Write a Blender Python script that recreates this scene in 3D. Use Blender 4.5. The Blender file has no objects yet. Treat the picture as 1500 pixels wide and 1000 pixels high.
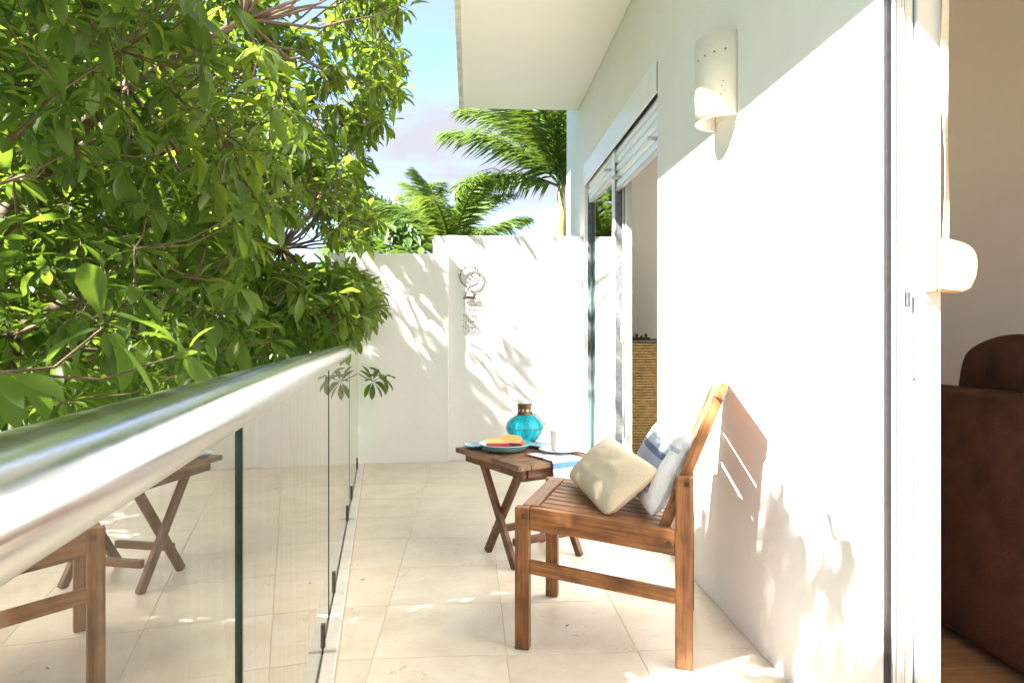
import bpy, bmesh, math, random
from mathutils import Vector, Matrix, noise
import numpy as np
R = math.radians
random.seed(7); np.random.seed(7)

# ------------------------------------------------------------------ camera, sky, sun, exposure
sc = bpy.context.scene
TH = R(3.55); CT, ST = math.cos(TH), math.sin(TH)
CAMZ, F, CX, CY = 1.0, 1000.0, 750.0, 490.0
cam_d = bpy.data.cameras.new('camera'); cam = bpy.data.objects.new('camera', cam_d)
sc.collection.objects.link(cam); sc.camera = cam
cam.location = (0, 0, CAMZ); cam.rotation_euler = (R(90), 0, -TH)
cam_d.sensor_width = 36; cam_d.lens = 36 * F / 1500
cam_d.shift_y = -(500 - CY) / 1500
cam_d.clip_start = 0.02; cam_d.clip_end = 3000

SUN_DIR = Vector((1.0, 0.45, -1.14)).normalized()          # the way the light travels
w = bpy.data.worlds.new('World'); sc.world = w; w.use_nodes = True
nt = w.node_tree; nt.nodes.clear()
def N(nt, typ, **kw):
    n = nt.nodes.new(typ)
    for k, v in kw.items():
        if k == 'ins':
            for a, b in v.items(): n.inputs[a].default_value = b
        else: setattr(n, k, v)
    return n
sky = N(nt, 'ShaderNodeTexSky'); sky.sky_type = 'NISHITA'; sky.sun_disc = False
sky.sun_elevation = math.asin(-SUN_DIR.z); sky.sun_rotation = math.atan2(-SUN_DIR.x, -SUN_DIR.y)
sky.altitude = 1500; sky.air_density = 1.0; sky.dust_density = 0.1; sky.ozone_density = 3.0
tc = N(nt, 'ShaderNodeTexCoord'); mp = N(nt, 'ShaderNodeMapping'); mp.inputs['Scale'].default_value = (1.6, 1.6, 4.0)
mp.inputs['Location'].default_value = (0.9, 0.35, 0.1)
nz = N(nt, 'ShaderNodeTexNoise'); nz.inputs['Scale'].default_value = 1.7; nz.inputs['Detail'].default_value = 7; nz.inputs['Roughness'].default_value = 0.55
rp = N(nt, 'ShaderNodeValToRGB'); rp.color_ramp.elements[0].position = 0.40; rp.color_ramp.elements[1].position = 0.64
mx = N(nt, 'ShaderNodeMix', data_type='RGBA'); mx.inputs['B'].default_value = (1.35, 1.38, 1.55, 1)
bg = N(nt, 'ShaderNodeBackground'); bg.inputs['Strength'].default_value = 0.06
wo = N(nt, 'ShaderNodeOutputWorld')
L = nt.links.new
L(tc.outputs['Generated'], mp.inputs['Vector']); L(mp.outputs['Vector'], nz.inputs['Vector'])
L(nz.outputs['Fac'], rp.inputs['Fac']); L(rp.outputs['Color'], mx.inputs['Factor'])
L(sky.outputs['Color'], mx.inputs['A']); L(mx.outputs['Result'], bg.inputs['Color']); L(bg.outputs['Background'], wo.inputs['Surface'])
sun_d = bpy.data.lights.new('sun', 'SUN'); sun_d.energy = 5.0; sun_d.angle = R(0.9); sun_d.color = (1.0, 0.965, 0.91)
sun = bpy.data.objects.new('sun', sun_d); sc.collection.objects.link(sun)
sun.rotation_euler = SUN_DIR.to_track_quat('-Z', 'Y').to_euler()
vs = sc.view_settings; vs.view_transform = 'Standard'; vs.look = 'None'; vs.gamma = 1.0; vs.exposure = 3.3
vs.use_curve_mapping = False
sc.render.engine = 'CYCLES'; sc.cycles.max_bounces = 10; sc.cycles.transparent_max_bounces = 16

# ------------------------------------------------------------------ helpers
COL = sc.collection
WM = {}                                                     # world matrices by object name
def cw(X, Y, z=0.0):                                        # camera-aligned ground coordinates -> world
    return Vector((X * CT + Y * ST, -X * ST + Y * CT, z))
def to_px(p):
    X = p.x * CT - p.y * ST; Y = p.x * ST + p.y * CT
    return (CX + F * X / max(Y, 1e-3), CY - F * (p.z - CAMZ) / max(Y, 1e-3), Y)
def link(o, parent=None, M=None):
    COL.objects.link(o); M = M or Matrix()
    WM[o.name] = M
    if parent is not None:
        o.parent = parent; o.matrix_basis = WM[parent.name].inverted() @ M
    else: o.matrix_basis = M
    return o
def tag(o, label=None, cat=None, group=None, kind=None):
    if label: o['label'] = label
    if cat: o['category'] = cat
    if group: o['group'] = group
    if kind: o['kind'] = kind
    return o
def thing(name, loc, label, cat, rz=0.0, group=None):
    o = bpy.data.objects.new(name, None); o.empty_display_size = 0.1
    link(o, None, Matrix.Translation(loc) @ Matrix.Rotation(rz, 4, 'Z'))
    return tag(o, label, cat, group)
def obj(name, bm, mat, parent=None, M=None, smooth=False):
    me = bpy.data.meshes.new(name)
    if isinstance(bm, bmesh.types.BMesh):
        bmesh.ops.recalc_face_normals(bm, faces=bm.faces); bm.to_mesh(me); bm.free()
    else: me.from_pydata(*bm)
    if smooth:
        for p in me.polygons: p.use_smooth = True
    for m in (mat if isinstance(mat, (list, tuple)) else [mat]): me.materials.append(m)
    return link(bpy.data.objects.new(name, me), parent, M)
def add_box(bm, x0, x1, y0, y1, z0, z1, bev=0.0, seg=1, M=None):
    r = bmesh.ops.create_cube(bm, size=1.0); vs_ = r['verts']
    for v in vs_:
        v.co = Vector(((x0 + x1) / 2 + v.co.x * (x1 - x0), (y0 + y1) / 2 + v.co.y * (y1 - y0), (z0 + z1) / 2 + v.co.z * (z1 - z0)))
    if bev > 0:
        es = list({e for v in vs_ for e in v.link_edges})
        rb = bmesh.ops.bevel(bm, geom=es, offset=bev, segments=seg, affect='EDGES', profile=0.5)
        vs_ = list({v for f in rb['faces'] for v in f.verts} | {v for v in vs_ if v.is_valid})
    if M is not None: bmesh.ops.transform(bm, matrix=M, verts=vs_)
    return vs_
def box(name, b, mat, parent=None, bev=0.0, seg=1, M=None, smooth=False):
    # the mesh origin is at the box's centre
    x0, x1, y0, y1, z0, z1 = b
    c = Vector(((x0 + x1) / 2, (y0 + y1) / 2, (z0 + z1) / 2))
    bm = bmesh.new(); add_box(bm, x0 - c.x, x1 - c.x, y0 - c.y, y1 - c.y, z0 - c.z, z1 - c.z, bev, seg)
    return obj(name, bm, mat, parent, (M or Matrix()) @ Matrix.Translation(c), smooth)
def bar(name, p0, p1, wd, ht, mat, parent=None, side=None, bev=0.003):
    # a squared bar; local X along it, wd across 'side', ht the other way
    p0, p1 = Vector(p0), Vector(p1); d = p1 - p0; ln = d.length; d.normalize()
    side = Vector(side) if side is not None else (Vector((0, 0, 1)).cross(d) if abs(d.z) < .95 else Vector((1, 0, 0)))
    s = (side - d * side.dot(d)).normalized(); u = d.cross(s)
    M = Matrix(((d.x, s.x, u.x, (p0.x + p1.x) / 2), (d.y, s.y, u.y, (p0.y + p1.y) / 2), (d.z, s.z, u.z, (p0.z + p1.z) / 2), (0, 0, 0, 1)))
    bm = bmesh.new(); add_box(bm, -ln / 2, ln / 2, -wd / 2, wd / 2, -ht / 2, ht / 2, bev, 2)
    return obj(name, bm, mat, parent, M)
def tube_geo(pts, rad, n=8, verts=None, faces=None, caps=True):
    verts = [] if verts is None else verts; faces = [] if faces is None else faces
    pts = [Vector(p) for p in pts]; m = len(pts)
    rads = rad if isinstance(rad, (list, tuple)) else [rad] * m
    prev = None; base = len(verts)
    for i, p in enumerate(pts):
        d = (pts[min(i + 1, m - 1)] - pts[max(i - 1, 0)]).normalized()
        if prev is None: a = d.orthogonal().normalized()
        else: a = (prev - d * prev.dot(d)); a = a.normalized() if a.length > 1e-6 else d.orthogonal().normalized()
        prev = a; b = d.cross(a)
        for k in range(n):
            t = 2 * math.pi * k / n
            verts.append(tuple(p + (a * math.cos(t) + b * math.sin(t)) * rads[i]))
    for i in range(m - 1):
        for k in range(n):
            k2 = (k + 1) % n
            faces.append((base + i * n + k, base + i * n + k2, base + (i + 1) * n + k2, base + (i + 1) * n + k))
    if caps:
        faces.append(tuple(base + k for k in range(n))[::-1]); faces.append(tuple(base + (m - 1) * n + k for k in range(n)))
    return verts, faces
def tube(name, pts, rad, mat, parent=None, n=10, smooth=True):
    v, f = tube_geo(pts, rad, n)
    return obj(name, (v, [], f), mat, parent, None, smooth)
def lathe(name, prof, mat, parent, M, n=40, smooth=True, rfun=None):
    v, f = [], []
    for (r, z) in prof:
        for k in range(n):
            t = 2 * math.pi * k / n; rr = r * (rfun(t, z) if rfun else 1)
            v.append((rr * math.cos(t), rr * math.sin(t), z))
    for i in range(len(prof) - 1):
        for k in range(n):
            k2 = (k + 1) % n; f.append((i * n + k, i * n + k2, (i + 1) * n + k2, (i + 1) * n + k))
    return obj(name, (v, [], f), mat, parent, M, smooth)

# ------------------------------------------------------------------ materials
def mat(name, col, rough=0.5, var=0.0, vscale=6.0, bump=0.0, bscale=60.0, metal=0.0, stretch=(1, 1, 1), coords='Object', col2=None, spec=0.5):
    m = bpy.data.materials.new(name); m.use_nodes = True; t = m.node_tree; b = t.nodes['Principled BSDF']
    b.inputs['Roughness'].default_value = rough; b.inputs['Metallic'].default_value = metal
    b.inputs['Specular IOR Level'].default_value = spec
    b.inputs['Base Color'].default_value = (*col, 1)
    tc = N(t, 'ShaderNodeTexCoord'); mp = N(t, 'ShaderNodeMapping'); mp.inputs['Scale'].default_value = stretch
    t.links.new(tc.outputs[coords], mp.inputs['Vector'])
    if var > 0 or col2:
        n = N(t, 'ShaderNodeTexNoise'); n.inputs['Scale'].default_value = vscale; n.inputs['Detail'].default_value = 6; n.inputs['Roughness'].default_value = 0.6
        t.links.new(mp.outputs['Vector'], n.inputs['Vector'])
        r = N(t, 'ShaderNodeValToRGB'); r.color_ramp.elements[0].position = 0.3; r.color_ramp.elements[1].position = 0.7
        c2 = col2 or tuple(max(0, c * (1 - var)) for c in col)
        r.color_ramp.elements[0].color = (*c2, 1); r.color_ramp.elements[1].color = (*col, 1)
        t.links.new(n.outputs['Fac'], r.inputs['Fac']); t.links.new(r.outputs['Color'], b.inputs['Base Color'])
    if bump > 0:
        n2 = N(t, 'ShaderNodeTexNoise'); n2.inputs['Scale'].default_value = bscale; n2.inputs['Detail'].default_value = 5
        t.links.new(mp.outputs['Vector'], n2.inputs['Vector'])
        bp = N(t, 'ShaderNodeBump'); bp.inputs['Strength'].default_value = bump; bp.inputs['Distance'].default_value = 0.01
        t.links.new(n2.outputs['Fac'], bp.inputs['Height']); t.links.new(bp.outputs['Normal'], b.inputs['Normal'])
    return m
def wood(name, c_light, c_dark, rough=0.45, scale=1.0, worn=0.0):
    m = bpy.data.materials.new(name); m.use_nodes = True; t = m.node_tree; b = t.nodes['Principled BSDF']
    tc = N(t, 'ShaderNodeTexCoord'); oi = N(t, 'ShaderNodeObjectInfo')
    ad = N(t, 'ShaderNodeVectorMath', operation='MULTIPLY_ADD'); ad.inputs[1].default_value = (37, 19, 53); 
    mp = N(t, 'ShaderNodeMapping'); mp.inputs['Scale'].default_value = (3.0 * scale, 60 * scale, 60 * scale)
    l = t.links.new
    cmb = N(t, 'ShaderNodeCombineXYZ'); l(oi.outputs['Random'], cmb.inputs[0]); l(oi.outputs['Random'], cmb.inputs[1]); l(oi.outputs['Random'], cmb.inputs[2])
    l(cmb.outputs[0], ad.inputs[0]); l(tc.outputs['Object'], ad.inputs[2]); l(ad.outputs[0], mp.inputs['Vector'])
    n = N(t, 'ShaderNodeTexNoise'); n.inputs['Scale'].default_value = 1.6; n.inputs['Detail'].default_value = 7; n.inputs['Distortion'].default_value = 0.6
    l(mp.outputs['Vector'], n.inputs['Vector'])
    r = N(t, 'ShaderNodeValToRGB'); e = r.color_ramp.elements; e[0].position = 0.28; e[0].color = (*c_dark, 1); e[1].position = 0.68; e[1].color = (*c_light, 1)
    l(n.outputs['Fac'], r.inputs['Fac'])
    # blotches of wear
    n2 = N(t, 'ShaderNodeTexNoise'); n2.inputs['Scale'].default_value = 14; n2.inputs['Detail'].default_value = 5; l(ad.outputs[0], n2.inputs['Vector'])
    r2 = N(t, 'ShaderNodeValToRGB'); r2.color_ramp.elements[0].position = 0.42; r2.color_ramp.elements[1].position = 0.72
    l(n2.outputs['Fac'], r2.inputs['Fac'])
    mxx = N(t, 'ShaderNodeMix', data_type='RGBA', blend_type='MULTIPLY')
    g = 1 - worn; mxx.inputs['B'].default_value = (g * .9, g * .82, g * .75, 1)
    l(r2.outputs['Color'], mxx.inputs['Factor']); l(r.outputs['Color'], mxx.inputs['A'])
    l(mxx.outputs['Result'], b.inputs['Base Color'])
    b.inputs['Roughness'].default_value = rough
    bp = N(t, 'ShaderNodeBump'); bp.inputs['Strength'].default_value = 0.35; bp.inputs['Distance'].default_value = 0.002
    l(n.outputs['Fac'], bp.inputs['Height']); l(bp.outputs['Normal'], b.inputs['Normal'])
    return m
def foliage(name, c1, c2, trans=0.35, rough=0.38):
    m = bpy.data.materials.new(name); m.use_nodes = True; t = m.node_tree; b = t.nodes['Principled BSDF']; l = t.links.new
    g = N(t, 'ShaderNodeNewGeometry'); n = N(t, 'ShaderNodeTexWhiteNoise', noise_dimensions='1D')
    l(g.outputs['Random Per Island'], n.inputs['W'])
    tc = N(t, 'ShaderNodeNewGeometry'); n2 = N(t, 'ShaderNodeTexNoise'); n2.inputs['Scale'].default_value = 1.3; l(tc.outputs['Position'], n2.inputs['Vector'])
    ma = N(t, 'ShaderNodeMath', operation='MULTIPLY_ADD'); ma.inputs[1].default_value = 0.5; l(n.outputs['Value'], ma.inputs[0])
    mb = N(t, 'ShaderNodeMath', operation='MULTIPLY'); mb.inputs[1].default_value = 0.6; l(n2.outputs['Fac'], mb.inputs[0]); l(mb.outputs[0], ma.inputs[2])
    r = N(t, 'ShaderNodeValToRGB'); e = r.color_ramp.elements; e[0].position = .15; e[0].color = (*c1, 1); e[1].position = .82; e[1].color = (*c2, 1); y_ = e.new(.985); y_.color = (c2[0] * 1.9, c2[1] * 1.35, c2[2], 1)
    l(ma.outputs[0], r.inputs['Fac']); l(r.outputs['Color'], b.inputs['Base Color'])
    b.inputs['Roughness'].default_value = rough
    tr = N(t, 'ShaderNodeBsdfTranslucent')
    hs = N(t, 'ShaderNodeHueSaturation'); hs.inputs['Hue'].default_value = 0.485; hs.inputs['Saturation'].default_value = 1.1; hs.inputs['Value'].default_value = 1.7
    l(r.outputs['Color'], hs.inputs['Color']); l(hs.outputs['Color'], tr.inputs['Color'])
    ms = N(t, 'ShaderNodeMixShader'); ms.inputs['Fac'].default_value = trans
    l(b.outputs[0], ms.inputs[1]); l(tr.outputs[0], ms.inputs[2]); l(ms.outputs[0], t.nodes['Material Output'].inputs['Surface'])
    return m
M_ = {}
M_['plaster'] = mat('white_plaster', (0.80, 0.772, 0.755), 0.75, 0.05, 2.5, 0.12, 35, coords='Object')
M_['plaster2'] = mat('garden_wall_paint', (0.80, 0.79, 0.765), 0.8, 0.07, 1.8, 0.18, 28)
M_['soffit'] = mat('soffit_paint', (0.80, 0.765, 0.71), 0.8, 0.06, 1.2, 0.05, 30)
M_['dirt_edge'] = mat('weathered_edge', (0.72, 0.67, 0.58), 0.85, 0.5, 9.0, 0.2, 40)
M_['alu'] = mat('white_aluminium', (0.80, 0.80, 0.80), 0.3, 0.04, 8)
M_['alu_grey'] = mat('grey_aluminium', (0.52, 0.53, 0.55), 0.32, 0.1, 20)
M_['rubber'] = mat('dark_gasket', (0.20, 0.20, 0.21), 0.6, 0.5, 40)
M_['cream'] = mat('cream_plastic', (0.56, 0.40, 0.23), 0.4, 0.03, 8)
M_['strap'] = mat('strap_webbing', (0.80, 0.74, 0.62), 0.8, 0.12, 90)
M_['clay'] = mat('sconce_clay', (0.78, 0.71, 0.60), 0.8, 0.10, 14, 0.15, 60)
M_['hole'] = mat('dark_hole', (0.25, 0.19, 0.13), 0.9)
def steel():
    m = mat('polished_steel', (0.83, 0.84, 0.86), .14, .05, 5, metal=1.0); t = m.node_tree; b = t.nodes['Principled BSDF']; l = t.links.new
    tc = N(t, 'ShaderNodeTexCoord'); n = N(t, 'ShaderNodeTexNoise'); n.inputs['Scale'].default_value = 30; n.inputs['Detail'].default_value = 6; n.inputs['Roughness'].default_value = .6
    l(tc.outputs['Object'], n.inputs['Vector'])
    mr = N(t, 'ShaderNodeMapRange'); mr.inputs['From Min'].default_value = .35; mr.inputs['From Max'].default_value = .7; mr.inputs['To Min'].default_value = .17; mr.inputs['To Max'].default_value = .23
    l(n.outputs['Fac'], mr.inputs['Value']); l(mr.outputs[0], b.inputs['Roughness'])
    return m
M_['steel'] = steel()
M_['bronze'] = mat('rusty_bronze', (0.13, 0.08, 0.05), 0.55, 0.5, 30, 0.3, 60, metal=0.6)
M_['bracket'] = mat('dark_clamp', (0.10, 0.085, 0.07), 0.5, 0.5, 30, metal=0.3)
M_['kerb'] = mat('kerb_plaster', (0.72, 0.69, 0.63), 0.8, 0.22, 9, 0.3, 40)
M_['slab'] = mat('slab_mortar', (0.66, 0.58, 0.46), 0.9, 0.2, 10)
M_['ceramic'] = mat('white_ceramic', (0.80, 0.79, 0.78), 0.12, 0.02, 4)
M_['turq'] = mat('turquoise_glaze', (0.24, 0.55, 0.58), 0.15, 0.15, 9)
M_['paleblue'] = mat('pale_blue_glaze', (0.33, 0.55, 0.66), 0.15, 0.15, 9)
M_['cheese'] = mat('yellow_flesh', (0.80, 0.50, 0.17), 0.5, 0.15, 40)
M_['rind'] = mat('red_rind', (0.72, 0.07, 0.09), 0.4, 0.2, 20)
M_['sofa'] = mat('brown_suede', (0.125, 0.062, 0.040), 0.9, 0.45, 7, 0.25, 90, spec=0.15)
M_['room'] = mat('room_wall_paint', (0.80, 0.785, 0.745), 0.85, 0.04, 2)
M_['room2'] = mat('bedroom_wall_paint', (0.80, 0.80, 0.78), 0.85, 0.04, 2)
M_['roomfloor'] = wood('room_floor_boards', (0.55, 0.36, 0.19), (0.40, 0.24, 0.12), 0.4, 0.5)
M_['chairwood'] = wood('oiled_hardwood', (0.36, 0.150, 0.046), (0.12, 0.044, 0.015), 0.45, 1.0, 0.45)
M_['tablewood'] = wood('weathered_hardwood', (0.20, 0.085, 0.036), (0.08, 0.032, 0.015), 0.55, 1.0, 0.5)
M_['tabletop'] = wood('sun_bleached_slats', (0.32, 0.17, 0.085), (0.06, 0.026, 0.013), 0.6, 0.8, 0.6)
M_['rope'] = mat('grey_twine', (0.07, 0.055, 0.04), 0.9, 0.3, 60)
M_['bark'] = mat('tree_bark', (0.15, 0.10, 0.065), 0.9, 0.5, 12, 0.5, 30)
M_['twig'] = mat('red_brown_twig', (0.12, 0.075, 0.038), 0.8, 0.4, 20)
M_['leafA'] = foliage('glossy_leaf', (0.034, 0.072, 0.012), (0.135, 0.20, 0.032), 0.55, 0.42)
M_['leafB'] = foliage('far_leaf', (0.025, 0.06, 0.012), (0.09, 0.15, 0.025), 0.3, 0.45)
M_['palm'] = foliage('palm_leaf', (0.035, 0.085, 0.014), (0.12, 0.17, 0.03), 0.3, 0.35)
M_['dryleaf'] = mat('dry_leaf', (0.33, 0.17, 0.06), 0.8, 0.3, 40)
M_['crownshaft'] = mat('palm_crownshaft', (0.34, 0.30, 0.07), 0.5, 0.4, 6)
M_['palmtrunk'] = mat('palm_trunk', (0.40, 0.30, 0.20), 0.85, 0.35, 5, 0.4, 12, stretch=(1, 1, 4))
M_['grass'] = mat('lawn', (0.06, 0.10, 0.025), 0.95, 0.5, 3)
M_['wicker'] = mat('wicker_strand', (0.56, 0.38, 0.15), 0.6, 0.55, 30)
M_['darkwood'] = mat('dark_stained_wood', (0.045, 0.03, 0.022), 0.5, 0.4, 12)

def glass_mat(name, tint, refl, rough=0.0, smear=0.0):
    m = bpy.data.materials.new(name); m.use_nodes = True; t = m.node_tree; l = t.links.new
    t.nodes.remove(t.nodes['Principled BSDF']); out = t.nodes['Material Output']
    tr = N(t, 'ShaderNodeBsdfTransparent'); tr.inputs['Color'].default_value = (*tint, 1)
    gl = N(t, 'ShaderNodeBsdfGlossy'); gl.inputs['Roughness'].default_value = rough; gl.inputs['Color'].default_value = (0.93, 0.93, 0.90, 1)
    lw = N(t, 'ShaderNodeFresnel'); lw.inputs['IOR'].default_value = 1.52
    ma = N(t, 'ShaderNodeMath', operation='MULTIPLY_ADD', use_clamp=True); ma.inputs[1].default_value = 1 - refl; ma.inputs[2].default_value = refl
    l(lw.outputs[0], ma.inputs[0])
    ms = N(t, 'ShaderNodeMixShader'); l(ma.outputs[0], ms.inputs['Fac']); l(tr.outputs[0], ms.inputs[1]); l(gl.outputs[0], ms.inputs[2])
    last = ms
    if smear > 0:                                           # a thin film of dust and water marks
        df = N(t, 'ShaderNodeBsdfDiffuse'); df.inputs['Color'].default_value = (0.6, 0.57, 0.5, 1)
        tc = N(t, 'ShaderNodeTexCoord'); mp = N(t, 'ShaderNodeMapping'); mp.inputs['Scale'].default_value = (60, 60, 3)
        n = N(t, 'ShaderNodeTexNoise'); n.inputs['Scale'].default_value = 1.0; n.inputs['Detail'].default_value = 6
        l(tc.outputs['Object'], mp.inputs['Vector']); l(mp.outputs['Vector'], n.inputs['Vector'])
        mr = N(t, 'ShaderNodeMapRange'); mr.inputs['From Min'].default_value = .4; mr.inputs['From Max'].default_value = .8; mr.inputs['To Min'].default_value = smear * .3; mr.inputs['To Max'].default_value = smear
        l(n.outputs['Fac'], mr.inputs['Value'])
        m2 = N(t, 'ShaderNodeMixShader'); l(mr.outputs[0], m2.inputs['Fac']); l(ms.outputs[0], m2.inputs[1]); l(df.outputs[0], m2.inputs[2]); last = m2
    l(last.outputs[0], out.inputs['Surface']); return m
M_['glass'] = glass_mat('reflective_glass', (0.62, 0.66, 0.62), 0.56, 0.0, 0.19)
M_['winglass'] = glass_mat('green_window_glass', (0.55, 0.76, 0.72), 0.34)
M_['edge'] = mat('glass_edge', (0.006, 0.009, 0.009), 0.25, 0.4, 30)
def lantern_glass():
    m = bpy.data.materials.new('turquoise_glass'); m.use_nodes = True; b = m.node_tree.nodes['Principled BSDF']
    b.inputs['Base Color'].default_value = (0.02, 0.50, 0.62, 1); b.inputs['Roughness'].default_value = 0.06
    b.inputs['Transmission Weight'].default_value = 0.55; b.inputs['IOR'].default_value = 1.25
    return m
M_['lantern'] = lantern_glass()

def stone_tile():
    m = bpy.data.materials.new('cream_marble'); m.use_nodes = True; t = m.node_tree; b = t.nodes['Principled BSDF']; l = t.links.new
    g = N(t, 'ShaderNodeNewGeometry'); oi = N(t, 'ShaderNodeObjectInfo')
    cmb = N(t, 'ShaderNodeCombineXYZ'); 
    for i in range(3): l(oi.outputs['Random'], cmb.inputs[i])
    ad = N(t, 'ShaderNodeVectorMath', operation='MULTIPLY_ADD'); ad.inputs[1].default_value = (31, 17, 9); l(cmb.outputs[0], ad.inputs[0]); l(g.outputs['Position'], ad.inputs[2])
    n1 = N(t, 'ShaderNodeTexNoise'); n1.inputs['Scale'].default_value = 5; n1.inputs['Detail'].default_value = 8; n1.inputs['Roughness'].default_value = .65; l(ad.outputs[0], n1.inputs['Vector'])
    r1 = N(t, 'ShaderNodeValToRGB'); e = r1.color_ramp.elements; e[0].position = .3; e[0].color = (0.62, 0.53, 0.40, 1); e[1].position = .66; e[1].color = (0.76, 0.70, 0.58, 1)
    l(n1.outputs['Fac'], r1.inputs['Fac'])
    # broken brown hairline veins: thin bands of a warped noise, kept only here and there
    n2 = N(t, 'ShaderNodeTexNoise'); n2.inputs['Scale'].default_value = 7; n2.inputs['Detail'].default_value = 4; n2.inputs['Distortion'].default_value = 1.6; l(ad.outputs[0], n2.inputs['Vector'])
    s = N(t, 'ShaderNodeMath', operation='SUBTRACT'); s.inputs[1].default_value = .5; l(n2.outputs['Fac'], s.inputs[0])
    a = N(t, 'ShaderNodeMath', operation='ABSOLUTE'); l(s.outputs[0], a.inputs[0])
    mr = N(t, 'ShaderNodeMapRange'); mr.inputs['From Min'].default_value = 0.0; mr.inputs['From Max'].default_value = .010; mr.inputs['To Min'].default_value = 1; mr.inputs['To Max'].default_value = 0; l(a.outputs[0], mr.inputs['Value'])
    n3 = N(t, 'ShaderNodeTexNoise'); n3.inputs['Scale'].default_value = 9; n3.inputs['Detail'].default_value = 3; l(ad.outputs[0], n3.inputs['Vector'])
    mr3 = N(t, 'ShaderNodeMapRange'); mr3.inputs['From Min'].default_value = .52; mr3.inputs['From Max'].default_value = .68; mr3.inputs['To Max'].default_value = 0.75; l(n3.outputs['Fac'], mr3.inputs['Value'])
    mu = N(t, 'ShaderNodeMath', operation='MULTIPLY'); l(mr.outputs[0], mu.inputs[0]); l(mr3.outputs[0], mu.inputs[1])
    mx = N(t, 'ShaderNodeMix', data_type='RGBA'); mx.inputs['B'].default_value = (0.32, 0.18, 0.08, 1); l(mu.outputs[0], mx.inputs['Factor']); l(r1.outputs['Color'], mx.inputs['A'])
    hv = N(t, 'ShaderNodeHueSaturation'); mv = N(t, 'ShaderNodeMapRange'); mv.inputs['To Min'].default_value = .94; mv.inputs['To Max'].default_value = 1.05; l(oi.outputs['Random'], mv.inputs['Value']); l(mv.outputs[0], hv.inputs['Value'])
    l(mx.outputs['Result'], hv.inputs['Color']); l(hv.outputs['Color'], b.inputs['Base Color'])
    rr = N(t, 'ShaderNodeMapRange'); rr.inputs['To Min'].default_value = .30; rr.inputs['To Max'].default_value = .55; l(n1.outputs['Fac'], rr.inputs['Value']); l(rr.outputs[0], b.inputs['Roughness'])
    bp = N(t, 'ShaderNodeBump'); bp.inputs['Strength'].default_value = .12; bp.inputs['Distance'].default_value = .003; l(n1.outputs['Fac'], bp.inputs['Height']); l(bp.outputs['Normal'], b.inputs['Normal'])
    return m
M_['tile'] = stone_tile()

def cloth(name, col, stripes=None):
    # plain weave in UV space; stripes: list of (axis, lo, hi, colour, u_lo, u_hi)
    m = bpy.data.materials.new(name); m.use_nodes = True; t = m.node_tree; b = t.nodes['Principled BSDF']; l = t.links.new
    b.inputs['Roughness'].default_value = .9; b.inputs['Specular IOR Level'].default_value = .15
    uv = N(t, 'ShaderNodeUVMap'); sp = N(t, 'ShaderNodeSeparateXYZ'); l(uv.outputs[0], sp.inputs[0])
    n = N(t, 'ShaderNodeTexNoise'); n.inputs['Scale'].default_value = 1; n.inputs['Detail'].default_value = 3
    mp = N(t, 'ShaderNodeMapping'); mp.inputs['Scale'].default_value = (25, 260, 1); l(uv.outputs[0], mp.inputs['Vector']); l(mp.outputs[0], n.inputs['Vector'])
    n2 = N(t, 'ShaderNodeTexNoise'); n2.inputs['Scale'].default_value = 1; n2.inputs['Detail'].default_value = 3
    mp2 = N(t, 'ShaderNodeMapping'); mp2.inputs['Scale'].default_value = (260, 25, 1); l(uv.outputs[0], mp2.inputs['Vector']); l(mp2.outputs[0], n2.inputs['Vector'])
    ad = N(t, 'ShaderNodeMath', operation='ADD'); l(n.outputs['Fac'], ad.inputs[0]); l(n2.outputs['Fac'], ad.inputs[1])
    cur = None
    base = N(t, 'ShaderNodeRGB'); base.outputs[0].default_value = (*col, 1); cur = base.outputs[0]
    for (ax, lo, hi, c, ulo, uhi) in (stripes or []):
        o = 1 - ax
        fac = None
        for (axis, thr, op) in ((ax, lo, 'GREATER_THAN'), (ax, hi, 'LESS_THAN'), (o, ulo, 'GREATER_THAN'), (o, uhi, 'LESS_THAN')):
            q = N(t, 'ShaderNodeMath', operation=op); q.inputs[1].default_value = thr; l(sp.outputs[axis], q.inputs[0])
            if fac is None: fac = q.outputs[0]
            else:
                z = N(t, 'ShaderNodeMath', operation='MULTIPLY'); l(fac, z.inputs[0]); l(q.outputs[0], z.inputs[1]); fac = z.outputs[0]
        k = N(t, 'ShaderNodeMix', data_type='RGBA'); k.inputs['B'].default_value = (*c, 1); l(fac, k.inputs['Factor']); l(cur, k.inputs['A']); cur = k.outputs['Result']
    mr = N(t, 'ShaderNodeMapRange'); mr.inputs['From Min'].default_value = .7; mr.inputs['From Max'].default_value = 1.3; mr.inputs['To Min'].default_value = .82; mr.inputs['To Max'].default_value = 1.08; l(ad.outputs[0], mr.inputs['Value'])
    k = N(t, 'ShaderNodeMix', data_type='RGBA', blend_type='MULTIPLY'); k.inputs['Factor'].default_value = 1; l(cur, k.inputs['A']); l(mr.outputs[0], k.inputs['B']); l(k.outputs['Result'], b.inputs['Base Color'])
    bp = N(t, 'ShaderNodeBump'); bp.inputs['Strength'].default_value = .5; bp.inputs['Distance'].default_value = .0015; l(ad.outputs[0], bp.inputs['Height']); l(bp.outputs['Normal'], b.inputs['Normal'])
    return m
M_['linen'] = cloth('beige_linen', (0.62, 0.52, 0.38))
BL, DK, LG = (0.36, 0.38, 0.48), (0.13, 0.15, 0.22), (0.42, 0.48, 0.55)
M_['stripe'] = cloth('white_cotton_blue_panel', (0.80, 0.79, 0.78), [(1, .20, .72, BL, .10, .84), (1, .26, .33, DK, .10, .84), (1, .58, .65, DK, .10, .84), (1, .66, .72, LG, .10, .84), (1, .725, .775, LG, .02, .84)])
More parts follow.
